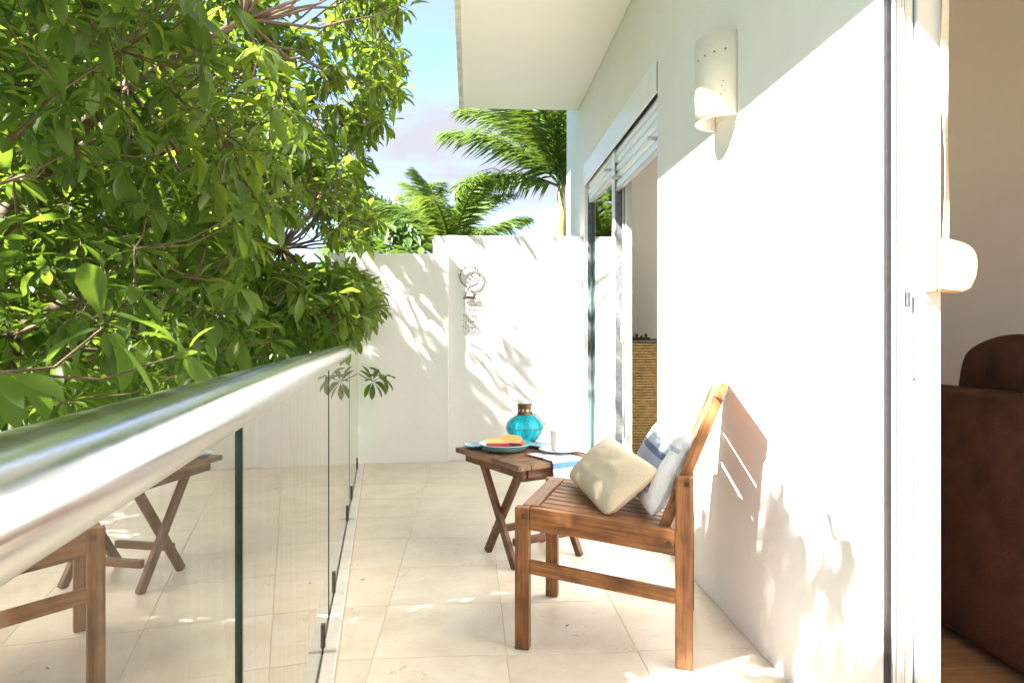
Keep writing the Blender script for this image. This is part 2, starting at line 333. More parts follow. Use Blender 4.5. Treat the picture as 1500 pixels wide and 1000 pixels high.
M_['napkin'] = cloth('striped_napkin', (0.80, 0.79, 0.77), [(1, .0, .035, (.12, .12, .16), 0, 1), (1, .06, .09, (.35, .4, .5), 0, 1), (1, .34, .44, (.13, .28, .68), 0, 1), (1, .46, .49, (.48, .38, .28), 0, 1), (1, .70, .74, (.16, .3, .66), 0, 1)])

# ------------------------------------------------------------------ the setting
WX = 0.915; WT = 0.115; WI = WX + WT                        # house wall: outer face, thickness, inner face
def struct(name, b, m):
    return tag(box(name, b, m), kind='structure')
gv = [(-400, -400, -3.05), (400, -400, -3.05), (400, 400, -3.05), (-400, 400, -3.05)]
tag(obj('ground', (gv, [], [(0, 1, 2, 3)]), M_['grass']), kind='structure')

# balustrade line on the floor, in world coordinates, by distance along camera depth
def gl(Y, off=0.0, z=0.0):
    p = cw(-0.19 - 0.19 * Y, Y, z); return p + GN * off
GD = (cw(-0.19 - 0.19 * 5, 5) - cw(-0.19, 0)).normalized()
GN = Vector((GD.y, -GD.x, 0))                               # towards the house
# balcony slab with its tiles
BY0, BY1 = -2.2, 5.46
a0, a1 = gl(-2.3, -.16), gl(5.62, -.16)
slab = bmesh.new()
pl = [(a0.x, a0.y), (WX, a0.y), (WX, a1.y), (a1.x, a1.y)]
vb = [slab.verts.new((x, y, -.22)) for x, y in pl]; vt = [slab.verts.new((x, y, -.0022)) for x, y in pl]
slab.faces.new(vb); slab.faces.new(vt)
for i in range(4): slab.faces.new((vb[i], vb[(i + 1) % 4], vt[(i + 1) % 4], vt[i]))
floor = tag(obj('balcony_floor', slab, M_['slab']), kind='structure')
def clip(poly, nx, ny, d):                                  # keep nx*x+ny*y >= d
    out = []
    for i in range(len(poly)):
        p, q = poly[i], poly[(i + 1) % len(poly)]; a = nx * p[0] + ny * p[1] - d; b_ = nx * q[0] + ny * q[1] - d
        if a >= 0: out.append(p)
        if a * b_ < 0: t = a / (a - b_); out.append((p[0] + (q[0] - p[0]) * t, p[1] + (q[1] - p[1]) * t))
    return out
def tile_mesh(poly, th=.012, bv=.0012):
    n = len(poly); cx = sum(p[0] for p in poly) / n; cy = sum(p[1] for p in poly) / n
    v = [(x, y, -th) for x, y in poly] + [(x, y, -bv) for x, y in poly] + [(x + (cx - x) * .008, y + (cy - y) * .008, 0) for x, y in poly]
    f = [tuple(range(2 * n, 3 * n))]
    for i in range(n):
        j = (i + 1) % n; f += [(i, j, n + j, n + i), (n + i, n + j, 2 * n + j, 2 * n + i)]
    me = bpy.data.meshes.new('tile'); me.from_pydata(v, [], f); me.materials.append(M_['tile']); return me
TS, G = .415, .0012
e0 = gl(0, .052); kd = GN.x * e0.x + GN.y * e0.y
full = tile_mesh([(-TS / 2 + G, -TS / 2 + G), (TS / 2 - G, -TS / 2 + G), (TS / 2 - G, TS / 2 - G), (-TS / 2 + G, TS / 2 - G)])
for i in range(-3, 5):
    for j in range(-5, 15):
        x0 = -.30 + TS * i; y0 = -.36 + TS * j + (0.0 if i % 2 else .004)
        sq = [(x0 + G, y0 + G), (x0 + TS - G, y0 + G), (x0 + TS - G, y0 + TS - G), (x0 + G, y0 + TS - G)]
        c = clip(sq, GN.x, GN.y, kd + .002); c = clip(c, -1, 0, -(WX - .002)) if c else c
        c = clip(c, 0, -1, -(BY1 - .062)) if c else c
        c = clip(c, 0, 1, -2.15) if c else c
        if len(c) < 3: continue
        cx, cy = x0 + TS / 2, y0 + TS / 2
        whole = c == sq
        me = full if whole else tile_mesh([(p[0] - cx, p[1] - cy) for p in c])
        link(bpy.data.objects.new('tile', me), floor, Matrix.Translation((cx, cy, random.uniform(-.0006, .0004))) @ Matrix.Rotation(random.uniform(-.0012, .0012), 4, 'X'))
# kerb blocks under the glass
cuts = [-2.25, -.85, -.5, .62, .97, 2.10, 2.45, 3.61, 3.97, 5.17]
for k in range(len(cuts) - 1):
    short = (k % 2 == 1)
    p0, p1 = gl(cuts[k] + .004), gl(cuts[k + 1] - .004)
    hgt = .030 if short else .024
    c = (p0 + p1) / 2; ln = (p1 - p0).length
    M = Matrix.Translation((c.x, c.y, 0)) @ Matrix(((GD.x, GN.x, 0, 0), (GD.y, GN.y, 0, 0), (0, 0, 1, 0), (0, 0, 0, 1)))
    for (s0, s1) in ((.008, .049), (-.06, -.008)):
        box('kerb_block', (-ln / 2, ln / 2, s0, s1, -.012, hgt), M_['kerb'], floor, .003, 1, M)

# ------------------------------------------------------------------ house
house = thing('house', (WX, 3, 0), 'white rendered house wall with deep flat soffit along the balcony', 'house')
O1 = (-1.9, 1.46, 0.0, 2.22)                                # near door opening y0,y1,z0,z1, widened out of view to light the room
O2 = (3.28, 5.385, 0.0, 2.35)                               # far window opening
wb = bmesh.new()
YA, YB, ZT = -3.0, 6.41, 3.6
for (y0, y1, z0, z1) in ((YA, O1[0], -3.05, ZT), (O1[0], O1[1], O1[3], ZT), (O1[0], O1[1], -3.05, -.005), (O1[1], O2[0], -3.05, ZT),
                         (O2[0], O2[1], O2[3], ZT), (O2[0], O2[1], -3.05, -.005), (O2[1], YB, -3.05, ZT)):
    add_box(wb, WX, WI, y0, y1, z0, z1)
bmesh.ops.remove_doubles(wb, verts=wb.verts, dist=1e-5)
obj('wall', wb, M_['plaster'], house)
box('gable_wall', (WI + .001, 5.0, YB - .12, YB, -3.05, ZT), M_['plaster'], house)
SX = -.087
sof = box('soffit', (SX + .035, WX - .001, YA, 5.72, 2.89, 3.18), M_['soffit'], house)
box('drip_edge', (SX, SX + .034, YA, 5.72, 2.882, 3.22), M_['dirt_edge'], sof)
box('roof_slab', (SX + .005, 5.2, YA, 6.5, 3.62, 3.75), M_['soffit'], house)
box('parapet', (SX + .01, WX - .002, YA, 5.715, 3.181, 3.619), M_['plaster'], house)
# rooms behind the wall: near sitting room and far bedroom, split by a partition
box('room_floor', (WI, 5.0, YA, 3.09, -.15, -.004), M_['roomfloor'], house)
box('room_floor', (WI, 5.0, 3.0905, YB - .121, -.15, -.004), M_['tile'], house)
box('room_ceiling', (WI + .001, 5.0, YA, YB - .121, 2.6, 2.7), M_['room2'], house)
box('partition', (WI + .001, 5.0, 3.04, 3.14, -.003, 2.599), M_['room'], house)
box('room_wall', (5.001, 5.1, YA, YB, -3.05, 2.9), M_['room'], house)
box('room_wall', (WI + .001, 5.0, YA - .1, YA, -.15, 2.9), M_['room'], house)
box('room_wall', (WI + .001, 3.4, 5.40, 5.50, -.003, 2.599), M_['room2'], house)
box('room_wall', (3.401, 3.5, 3.141, 5.50, -.003, 2.599), M_['room2'], house)
box('partition_lining', (WI + .001, 3.4, 3.1405, 3.15, -.003, 2.599), M_['room2'], house)
for yb in np.arange(1.2, 3.0, .19):                         # floor boards that show by the sofa
    box('floor_board', (WI + .01, 2.4, yb, yb + .186, -.0035, .0015), M_['roomfloor'], house, .001)

# near door: jamb frame with channels
JY = 1.46
df = box('door_frame', (WX + .012, WI + .002, JY - .012, JY - .001, 0, 2.215), M_['alu'], house)
M_['seal'] = mat('black_brush_seal', (0.022, 0.022, 0.024), 0.7, 0.5, 60)
M_['shade_latch'] = mat('shade_line_and_latch_grey', (0.075, 0.078, 0.085), 0.8, 0.4, 60)  # grey of the latch keeper and of the painted channel shade
box('gasket', (WX + .001, WX + .0085, JY - .014, JY - .001, 0, 2.2), M_['seal'], df)
for gx in (.0195, .0385, .0600): box('channel_shade_line', (WX + gx, WX + gx + .0016, JY - .0145, JY - .0121, 0, 2.2), M_['shade_latch'], df)  # thin dark lines added as painted shade along the frame channels
for (x0, x1, d) in ((.0125, .019, .017), (.034, .038, .018), (.064, .117, .024)):
    box('frame_channel', (WX + x0, WX + x1, JY - d, JY - .0125, 0, 2.2), M_['alu'], df, .0015)
box('latch_keeper', (WX + .043, WX + .0505, JY - .020, JY - .0125, 1.062, 1.094), M_['shade_latch'], df, .001)
box('latch_keeper', (WX + .0565, WX + .0625, JY - .020, JY - .0125, .905, .918), M_['alu_grey'], df, .001)
for z in (1.55, 1.25, .72, .56, .38):
    box('screw', (WX + .046, WX + .0485, JY - .0145, JY - .0122, z, z + .0025), M_['rubber'], df)
box('threshold', (WX + .002, WI, O1[0] + .001, JY - .013, -.004, .012), M_['alu_grey'], df)
box('head_track', (WX + .012, WI, O1[0] + .001, JY - .03, 2.17, 2.219), M_['alu'], df)

# far window: frame, two lights, shutters
y0, y1 = O2[0], O2[1]; ym = 4.36; fx = WX + .012
wn = bmesh.new()
add_box(wn, fx, fx + .09, y1 - .045, y1 - .001, 0, 2.10); add_box(wn, fx, fx + .09, y0 + .001, y0 + .012, 0, 2.2)
add_box(wn, fx, fx + .09, y0 + .013, y1 - .046, 0.0, .03)
win = obj('sliding_window', wn, M_['alu'], house)
box('mullion', (fx - .004, fx + .055, ym - .035, ym + .035, .031, 2.17), M_['alu'], win, .002)
box('gasket', (fx + .002, fx + .05, y1 - .055, y1 - .0455, .031, 2.09), M_['rubber'], win)
box('pane', (fx + .030, fx + .037, ym + .036, y1 - .056, .031, 2.09), M_['winglass'], win)
box('pane_edge', (fx + .022, fx + .03, y1 - .075, y1 - .0555, .031, 2.09), mat('green_pane_edge', (.05, .13, .12), .3), win)
box('gasket', (fx + .004, fx + .05, ym - .040, ym - .0355, .031, 2.10), M_['rubber'], win)
# the opened sash, slid behind the fixed light, its near stile showing
sash = box('sash_stile', (fx + .042, fx + .085, ym - .16, ym - .085, .031, 2.10), M_['alu'], win, .002)
box('sash_channel', (fx + .034, fx + .0415, ym - .118, ym - .108, .04, 2.09), M_['alu_grey'], sash)
box('sash_channel', (fx + .036, fx + .0415, ym - .148, ym - .142, .04, 2.09), M_['rubber'], sash)
box('sash_channel', (fx + .050, fx + .08, ym - .168, ym - .1605, .04, 2.09), M_['alu_grey'], sash)
box('pull_handle', (fx + .020, fx + .0415, ym - .138, ym - .122, .955, 1.055), M_['alu'], sash, .004, 2)
box('pane', (fx + .058, fx + .064, ym - .084, y1 - .09, .04, 2.09), M_['winglass'], sash)
# shutter boxes and slats
cov = box('shutter_cover', (fx - .020, fx - .008, y0 + .004, y1 + .02, 2.185, 2.348), M_['alu'], win, .002)
box('shutter_gap', (fx + .03, fx + .08, y0 + .004, y1 - .002, 2.20, 2.346), M_['rubber'], win)
def slats(ya, yb, zb, n, h=.052):
    for k in range(n):
        z = zb + k * h
        if z > 2.18: break
        bm = bmesh.new(); ln = yb - ya
        prof = [(-.002, .0), (-.009, .010), (-.011, .024), (-.009, .040), (-.002, h - .004), (.004, h - .004), (.004, 0)]
        A = [bm.verts.new((x, -ln / 2, z_)) for x, z_ in prof]; B = [bm.verts.new((x, ln / 2, z_)) for x, z_ in prof]
        bm.faces.new(A); bm.faces.new(B)
        for i in range(len(prof)): bm.faces.new((A[i], A[(i + 1) % 7], B[(i + 1) % 7], B[i]))
        obj('shutter_slat', bm, M_['alu'], win, Matrix.Translation((fx + .020, (ya + yb) / 2, z)))
slats(y0 + .014, ym - .037, 1.935, 5); slats(ym + .037, y1 - .047, 2.055, 3)
box('shutter_bar', (fx + .008, fx + .03, y0 + .014, ym - .037, 1.915, 1.934), M_['alu_grey'], win)
box('shutter_bar', (fx + .008, fx + .03, ym + .037, y1 - .047, 2.036, 2.054), M_['alu_grey'], win)
for (yy, zz) in ((y0 + .10, 1.985), (ym - .12, 1.985), (ym + .12, 2.09)):
    v, f = tube_geo([(fx - .034, yy, zz), (fx + .012, yy, zz)], .010, 10)
    obj('shutter_stop', (v, [], f), M_['alu_grey'], win, None, True)
box('cover_gap_shade', (fx - .016, fx - .006, y0 + .0005, y0 + .0035, 2.19, 2.33), M_['rubber'], win)  # dark strip standing in for the shaded gap at the cover's end

# wall sconce: an open half cylinder of clay
sy, sr, z0, z1 = 2.39, .106, 1.755, 2.045
sco = thing('wall_sconce', (WX, sy, z0), 'cream clay half-round wall light fixed high on the house wall', 'wall light')
bm = bmesh.new(); nseg = 28; rings = []
for (r, z) in ((sr - .012, z0), (sr, z0), (sr, z1), (sr - .012, z1)):
    rings.append([bm.verts.new((WX - .001 - r * 1.0 * math.sin(math.pi * k / nseg), sy - r * math.cos(math.pi * k / nseg), z)) for k in range(nseg + 1)])
for a in range(4):
    for k in range(nseg): bm.faces.new((rings[a][k], rings[a][k + 1], rings[(a + 1) % 4][k + 1], rings[(a + 1) % 4][k]))
bm.faces.new([rings[a][0] for a in range(4)]); bm.faces.new([rings[a][nseg] for a in range(4)])
o = obj('shade', bm, M_['clay'], sco)
for p in o.data.polygons: p.use_smooth = abs(p.normal.z) < .5
box('back_plate', (WX - .0035, WX - .0005, sy - .092, sy + .092, z0 + .02, z1 - .004), M_['clay'], sco)
for k, (an, zz) in enumerate(((22, .225), (42, .222), (62, .219), (82, .214), (28, .10), (24, .085), (30, .07), (26, .115))):
    t = R(an); big = k < 4
    c = Vector((WX - (sr + .0) * math.sin(t), sy - (sr + .0) * math.cos(t), z0 + zz)); d = Vector((-math.sin(t), -math.cos(t), 0))
    v, f = tube_geo([c - d * .004, c + d * .0012], .0042 if big else .0022, 8); obj('hole', (v, [], f), M_['hole'], sco)

# shutter strap and its winder on the door jamb
sw = thing('strap_winder', (WX + .1, JY - .05, 1.15), 'cream plastic shutter strap winder on the white door jamb', 'strap winder')
px0 = WX + .074; yb = JY - .0245
box('mounting_plate', (px0, px0 + .011, yb - .032, yb - .0005, 1.092, 1.208), M_['cream'], sw, .002)
for zt in (1.209, 1.072): box('fixing_tab', (px0 + .001, px0 + .016, yb - .004, yb - .0005, zt, zt + .019), M_['alu'], sw, .001)
bm = bmesh.new(); pr = [(0, 0), (.055, -.004), (.075, .004), (.088, .030), (.092, .058), (.088, .080), (.076, .096), (.052, .106), (.030, .110), (0, .112)]
A = [bm.verts.new((x, 0, z)) for x, z in pr]; B = [bm.verts.new((x, .034, z)) for x, z in pr]
bm.faces.new(A); bm.faces.new(B)
for i in range(len(pr)): bm.faces.new((A[i], A[(i + 1) % len(pr)], B[(i + 1) % len(pr)], B[i]))
bmesh.ops.bevel(bm, geom=[e for e in bm.edges], offset=.004, segments=2, affect='EDGES')
obj('body', bm, M_['cream'], sw, Matrix.Translation((px0 + .0115, yb - .035, 1.094)), False)
sp = []
stb = bmesh.new()
prev = None
for k in range(25):
    z = 1.200 + k * (2.17 - 1.200) / 24; xx = px0 + .040 + .004 * math.sin(k * .5) * (1 - k / 24) ; tw = R(8 + 30 * math.sin(k * .42) * math.exp(-((k - 6) / 5) ** 2))
    dx, dy = .008 * math.cos(tw), .008 * math.sin(tw)
    cur = [stb.verts.new((xx - dx, yb - .018 - dy, z)), stb.verts.new((xx + dx, yb - .018 + dy, z)), stb.verts.new((xx + dx, yb - .0165 + dy, z)), stb.verts.new((xx - dx, yb - .0165 - dy, z))]
    if prev:
        for i in range(4): stb.faces.new((prev[i], prev[(i + 1) % 4], cur[(i + 1) % 4], cur[i]))
    prev = cur
obj('strap', stb, M_['strap'], sw)

# end walls of the balcony
lw = tag(box('garden_wall', (-1.08, -.165, 5.40, 5.4612, -3.05, 1.637), M_['plaster2'], None, .004), 'lower white rendered end wall behind the end of the railing', 'wall')
tw_ = tag(box('garden_wall', (-.292, WX - .002, 5.462, 5.70, -3.05, 1.79), M_['plaster2'], None, .006), 'taller white rendered end wall carrying the hanging wind chime', 'wall')
box('wall_core', (-1.08, -.294, 5.4613, 5.58, -3.05, 1.6365), M_['plaster2'], lw)

# ------------------------------------------------------------------ glass balustrade
bal = thing('glass_balustrade', gl(2.0), 'frameless glass balustrade topped by a thick polished steel handrail', 'balustrade')
RZ, RR = .916, .0345
ra, rb = gl(-2.1, 0, RZ), gl(5.255, 0, RZ)
tube('handrail', [ra + (rb - ra) * (k / 40) for k in range(41)], RR, M_['steel'], bal, 48)
fl = gl(5.262, 0, RZ)
joints = [-2.04, -.565, .905, 2.375, 3.845, 5.235]
def gmat(c): return Matrix.Translation(c) @ Matrix(((GD.x, GN.x, 0, 0), (GD.y, GN.y, 0, 0), (0, 0, 1, 0), (0, 0, 0, 1)))
for k in range(len(joints) - 1):
    p0, p1 = gl(joints[k]), gl(joints[k + 1] - .052); c = (p0 + p1) / 2; ln = (p1 - p0).length
    gp = box('glass_panel', (-ln / 2, ln / 2, -.0055, .0055, .012, RZ - .02), M_['glass'], bal, 0, 1, gmat(c))
    ed = .0056
    e = p0 - GD * .0037
    box('glass_edge', (-.0035, .0035, -ed, ed, .012, RZ - .021), M_['edge'], gp, 0, 1, gmat(e))
    for yy in (joints[k] + .22, joints[k + 1] - .25):
        q = gl(yy)
        box('clamp', (-.010, .010, .0058, .0125, .0, .10), M_['bracket'], bal, .001, 1, gmat(q))
        box('clamp', (-.010, .010, -.0125, -.0058, .0, .10), M_['bracket'], bal, .001, 1, gmat(q))

# ------------------------------------------------------------------ chair (u: front to back, v: near side to far side)
CO = cw(.035, 2.183); CU = cw(.965, -.263).normalized(); CV = Vector((-CU.y, CU.x, 0))
if CV.y < 0: CV = -CV
crz = math.atan2(CU.y, CU.x)
chair = thing('garden_chair', CO + CU * .25 + CV * .23, 'brown slatted hardwood chair holding two cushions, its back against the wall', 'chair', crz)
def ch(u, v, z): return CO + CU * u + CV * v + Vector((0, 0, z))
def cbar(name, a, b, wd, ht, side=None, bev=.003): return bar(name, ch(*a), ch(*b), wd, ht, M_['chairwood'], chair, side, bev)
WV = .455; UB = .50
for v in (0, WV):
    cbar('leg', (.0, v, 0), (.0, v, .452), .046, .034, CU)
    # rear leg with a rounded top
    lg = cbar('leg', (UB, v, 0), (UB, v, .575), .052, .034, CU, .005)
    s = 1 if v == 0 else -1
    rl = cbar('seat_rail', (.024, v, .416), (UB - .027, v, .380), .026, .072, CV)
    for (u, z) in ((.006, .425), (UB - .045, .372), (UB + .008, .555)):
        a = ch(u, v - s * .0135 if u > .01 and u < UB - .01 else v - s * .0175, z); 
        vv, ff = tube_geo([a + CV * s * .002, a - CV * s * .003], .008, 12); obj('bolt', (vv, [], ff), M_['bronze'], rl, None, False)
    cbar('stretcher', (.022, v, .262), (UB - .025, v, .212), .022, .042, CV)
cbar('front_rail', (.0, .018, .41), (.0, WV - .018, .41), .026, .07, CU)
cbar('front_slat', (.020, .012, .447), (.020, WV - .012, .447), .052, .016, CU)
ns = 8; sw_ = (WV - .034) / ns
for k in range(ns):
    v = .017 + sw_ * (k + .5)
    cbar('seat_slat', (.050, v, .444), (UB - .05, v, .409), sw_ - .008, .015, CV)
cbar('rear_rail', (UB - .04, .014, .38), (UB - .04, WV - .014, .38), .025, .05, CU)
bu0, bz0, bu1, bz1 = .425, .375, .612, .845
for v in (.031, WV - .031):
    cbar('back_post', (bu0, v, bz0), (bu1, v, bz1), .034, .024, CU)
def bk(t, v): return (bu0 + (bu1 - bu0) * t, v, bz0 + (bz1 - bz0) * t)
bn = (CU * (bz1 - bz0) - Vector((0, 0, bu1 - bu0))).normalized()
bt_ = (CU * (bu1 - bu0) + Vector((0, 0, bz1 - bz0))).normalized()
for t in (.34, .51, .68, .84):
    cbar('back_slat', bk(t, .044), bk(t, WV - .044), .016, .071, bn)
cbar('top_rail', bk(.975, -.004), bk(.975, WV + .004), .026, .05, bn, .006)

# ------------------------------------------------------------------ cushions
def pillow(name, c, thick, m, label, seed, sag=.05):
    # c: four corners near-bottom, near-top, far-top, far-bottom
    P0, P1, P2, P3 = [ch(*q) for q in c]
    n = 26; verts, faces, uvs = [], [], []
    nrm = (P3 - P0).cross(P1 - P0).normalized()
    if nrm.dot(Vector((0, 0, 1))) < 0: nrm = -nrm
    for side in (1, -1):
        for i in range(n + 1):
            for j in range(n + 1):
                a, b_ = i / n * 2 - 1, j / n * 2 - 1
                a2 = a * (1 - sag * (1 - b_ * b_) * (abs(a) ** 2)); b2 = b_ * (1 - sag * (1 - a * a) * (abs(b_) ** 2))
                kk = 1 - .075 * (abs(a * b_)) ** 5; a2 *= kk; b2 *= kk
                s, t = (a2 + 1) / 2, (b2 + 1) / 2
                p = (P0 * (1 - s) + P3 * s) * (1 - t) + (P1 * (1 - s) + P2 * s) * t
                h = thick * (max(0, 1 - abs(a) ** 2.6) ** .52) * (max(0, 1 - abs(b_) ** 2.6) ** .52)
                q = Vector((a * 2.2 + seed, b_ * 2.2, side * 1.3 + seed)); w_ = noise.noise(q) * .10 + noise.noise(q * 2.3) * .06
                cr = math.exp(-((abs(a) - .82) ** 2 + (abs(b_) - .82) ** 2) / .02) * noise.noise(q * 6) * .10
                verts.append(tuple(p + nrm * side * (h * (1 + w_ + cr) + .0008))); uvs.append((i / n, j / n))
    q = n + 1
    for sd in (0, 1):
        for i in range(n):
            for j in range(n):
                a = sd * q * q + i * q + j; f = (a, a + q, a + q + 1, a + 1); faces.append(f if sd == 0 else f[::-1])
    edge = [(i, 0) for i in range(n)] + [(n, j) for j in range(n)] + [(i, n) for i in range(n, 0, -1)] + [(0, j) for j in range(n, 0, -1)]
    for k in range(len(edge)):
        a = edge[k][0] * q + edge[k][1]; b_ = edge[(k + 1) % len(edge)]; b_ = b_[0] * q + b_[1]
        faces.append((a, b_, b_ + q * q, a + q * q))
    c0 = (P0 + P1 + P2 + P3) / 4
    me = bpy.data.meshes.new(name); me.from_pydata([tuple(Vector(v) - c0) for v in verts], [], faces)
    uvl = me.uv_layers.new(name='UVMap')
    for lp in me.loops: uvl.data[lp.index].uv = uvs[lp.vertex_index]
    bm = bmesh.new(); bm.from_mesh(me); bmesh.ops.recalc_face_normals(bm, faces=bm.faces); bm.to_mesh(me); bm.free()
    for p in me.polygons: p.use_smooth = True
    me.materials.append(m); o = link(bpy.data.objects.new(name, me), None, Matrix.Translation(c0))
    return tag(o, label, 'cushion')
pillow('cushion', [(.40, .03, .428), (.535, .055, .695), (.44, .43, .715), (.30, .43, .445)], .062, M_['stripe'], 'white cushion with grey-blue striped panel propped against the chair back', 3)
pillow('cushion', [(.262, .008, .430), (.430, .050, .582), (.225, .43, .625), (.062, .425, .465)], .052, M_['linen'], 'plain beige linen cushion leaning on the striped cushion', 11)

# ------------------------------------------------------------------ folding side table (a along front-right edge, b along the long left edge)
TF = cw(.025, 2.80); TA = cw(.85, .53).normalized(); TB = Vector((-TA.y, TA.x, 0))
LA, LB, TZ = .44, .56, .46
def tp(a, b, z): return TF + TA * a + TB * b + Vector((0, 0, z))
trz = math.atan2(TA.y, TA.x)
table = thing('folding_table', tp(LA / 2, LB / 2, 0), 'weathered folding wooden side table with crossed legs laid for breakfast', 'table', trz)
def tbar(name, a, b, wd, ht, m='tablewood', side=None, bev=.003, par=None): return bar(name, tp(*a), tp(*b), wd, ht, M_[m], par or table, side, bev)
tbar('edge_board', (.032, 0, TZ - .012), (.032, LB, TZ - .012), .064, .024, 'tabletop', TA)
tbar('edge_board', (LA - .032, 0, TZ - .012), (LA - .032, LB, TZ - .012), .064, .024, 'tabletop', TA)
nb = 9; bw = LB / nb
for k in range(nb):
    b_ = bw * (k + .5)
    tbar('top_slat', (.068, b_, TZ - .013 + random.uniform(-.001, .001)), (LA - .068, b_, TZ - .013), bw - .006, .022, 'tabletop', TB)
for a in (.05, LA - .05):
    tbar('apron', (a, .03, TZ - .045), (a, LB - .03, TZ - .045), .024, .040, side=TA)
tbar('apron', (.065, .035, TZ - .045), (LA - .065, .035, TZ - .045), .024, .036, side=TB)
c_ = .235; h_ = .14
for i, a in enumerate((.035, LA - .035)):
    s = 1 if i == 0 else -1
    tbar('leg', (a + s * .012, c_ - h_, 0.0), (a + s * .012, c_ + h_ + .01, TZ - .03), .022, .038, side=TA)
    tbar('leg', (a + s * .036, c_ + h_, 0.0), (a + s * .036, c_ - h_ - .01, TZ - .03), .022, .038, side=TA)
tbar('stretcher', (.06, c_ - h_ + .035, .105), (LA - .06, c_ - h_ + .035, .105), .022, .032)
tbar('stretcher', (.082, c_ + h_ - .035, .105), (LA - .082, c_ + h_ - .035, .105), .022, .032)
tbar('stretcher', (.082, c_ - h_ + .012, TZ - .078), (LA - .082, c_ - h_ + .012, TZ - .078), .02, .03)

# things on the table
ZT_ = TZ + .0005
def px_on(px, py, z): Y = (CAMZ - z) * F / (py - CY); return cw((px - CX) / F * Y, Y, z)
pp = tp(.150, .345, ZT_)
prof = [(0, .004), (.06, .004), (.064, 0), (.070, .0005), (.095, .012), (.122, .034), (.126, .036), (.1225, .038), (.093, .0175), (.068, .008), (0, .0075)]
plate = tag(lathe('plate', prof, M_['turq'], None, Matrix.Translation(pp), 48), 'turquoise dish holding red and yellow slices on the wooden table', 'plate')
def wedge(loc, rz, tilt, label, ln=.10):
    bm = bmesh.new(); n = 18; A, B = [], []
    for k in range(n + 1):
        t = math.pi * k / n; A.append((ln / 2 * math.copysign(abs(math.cos(t)) ** .55, math.cos(t)), .046 * math.sin(t) ** .55 if 0 < k < n else 0))
    bot = [bm.verts.new((x, y, 0)) for x, y in A]; top = [bm.verts.new((x, y * .95, .032)) for x, y in A]
    bm.faces.new(bot); tf = bm.faces.new(top)
    for k in range(n): bm.faces.new((bot[k], bot[k + 1], top[k + 1], top[k])).material_index = 1
    bm.faces.new((bot[n], bot[0], top[0], top[n])).material_index = 1
    M = Matrix.Translation(loc) @ Matrix.Rotation(rz, 4, 'Z') @ Matrix.Rotation(tilt, 4, 'X')
    o = obj('cheese_slice', bm, [M_['cheese'], M_['rind']], None, M); return tag(o, label, 'food')
wedge(pp + Vector((-.036, -.022, .012)), R(4), R(24), 'flat yellow slice with red rind lying in the turquoise dish', .11)
wedge(pp + Vector((.028, -.012, .022)), R(-28), R(48), 'tilted yellow slice with red rind propped on the other slice', .115)
def dish(p, r, m, label, h=.016):
    pr = [(0, .002), (r * .5, .002), (r * .55, 0), (r * .6, 0), (r * .97, h), (r, h + .001), (r * .97, h + .003), (r * .6, .005), (0, .0045)]
    return tag(lathe('saucer', pr, m, None, Matrix.Translation(p), 44), label, 'saucer')
dish(tp(.068, .485, ZT_), .058, M_['paleblue'], 'small pale blue saucer behind the turquoise dish')
lan_p = tp(.335, .465, ZT_)
# lantern
lan = thing('lantern', lan_p, 'round ribbed turquoise glass lantern with wire cage and rusty metal collar', 'lantern')
ML = Matrix.Translation(lan_p)
gp = [(.0, .012), (.03, .010), (.048, .016), (.068, .034), (.083, .058), (.0885, .080), (.084, .104), (.068, .126), (.048, .139), (.034, .145), (.034, .150)]
lathe('globe', gp, M_['lantern'], lan, ML, 84, True, lambda t, z: 1 + .055 * (abs(math.cos(7 * t)) - .5) * (1 if .02 < z < .14 else 0))
lathe('base_ring', [(.0, .0), (.040, 0), (.042, .004), (.036, .012), (.028, .0125), (0, .0125)], M_['bronze'], lan, ML, 30)
col = lathe('collar', [(.037, .146), (.038, .150), (.035, .153), (.034, .190), (.037, .193), (.037, .197), (.033, .198), (0, .199)], M_['bronze'], lan, ML, 30)
for k in range(10):
    t = 2 * math.pi * k / 10; c = lan_p + Vector((.0345 * math.cos(t), .0345 * math.sin(t), .168)); d = Vector((math.cos(t), math.sin(t), 0))
    v, f = tube_geo([c - d * .001, c + d * .0009], .0055, 8); obj('vent_hole', (v, [], f), M_['cream'], col)
for k in range(7):
    t = 2 * math.pi * k / 7 + .2
    pts = [lan_p + Vector(((r + .003) * math.cos(t), (r + .003) * math.sin(t), z)) for r, z in ((.036, .004), (.058, .018), (.078, .04), (.0895, .07), (.0895, .09), (.08, .115), (.062, .134), (.038, .15))]
    tube('cage_wire', pts, .0013, M_['bronze'], lan, 5)
pts = [lan_p + Vector((.0925 * math.cos(2 * math.pi * k / 36), .0925 * math.sin(2 * math.pi * k / 36), .080)) for k in range(37)]
tube('cage_ring', pts, .0013, M_['bronze'], lan, 5)
pts = [lan_p + TA * (.050 * math.cos(R(a))) + Vector((0, 0, .172 + .036 * math.sin(R(a)))) for a in range(-10, 191, 10)]
tube('carry_handle', pts, .0014, M_['bronze'], lan, 5)
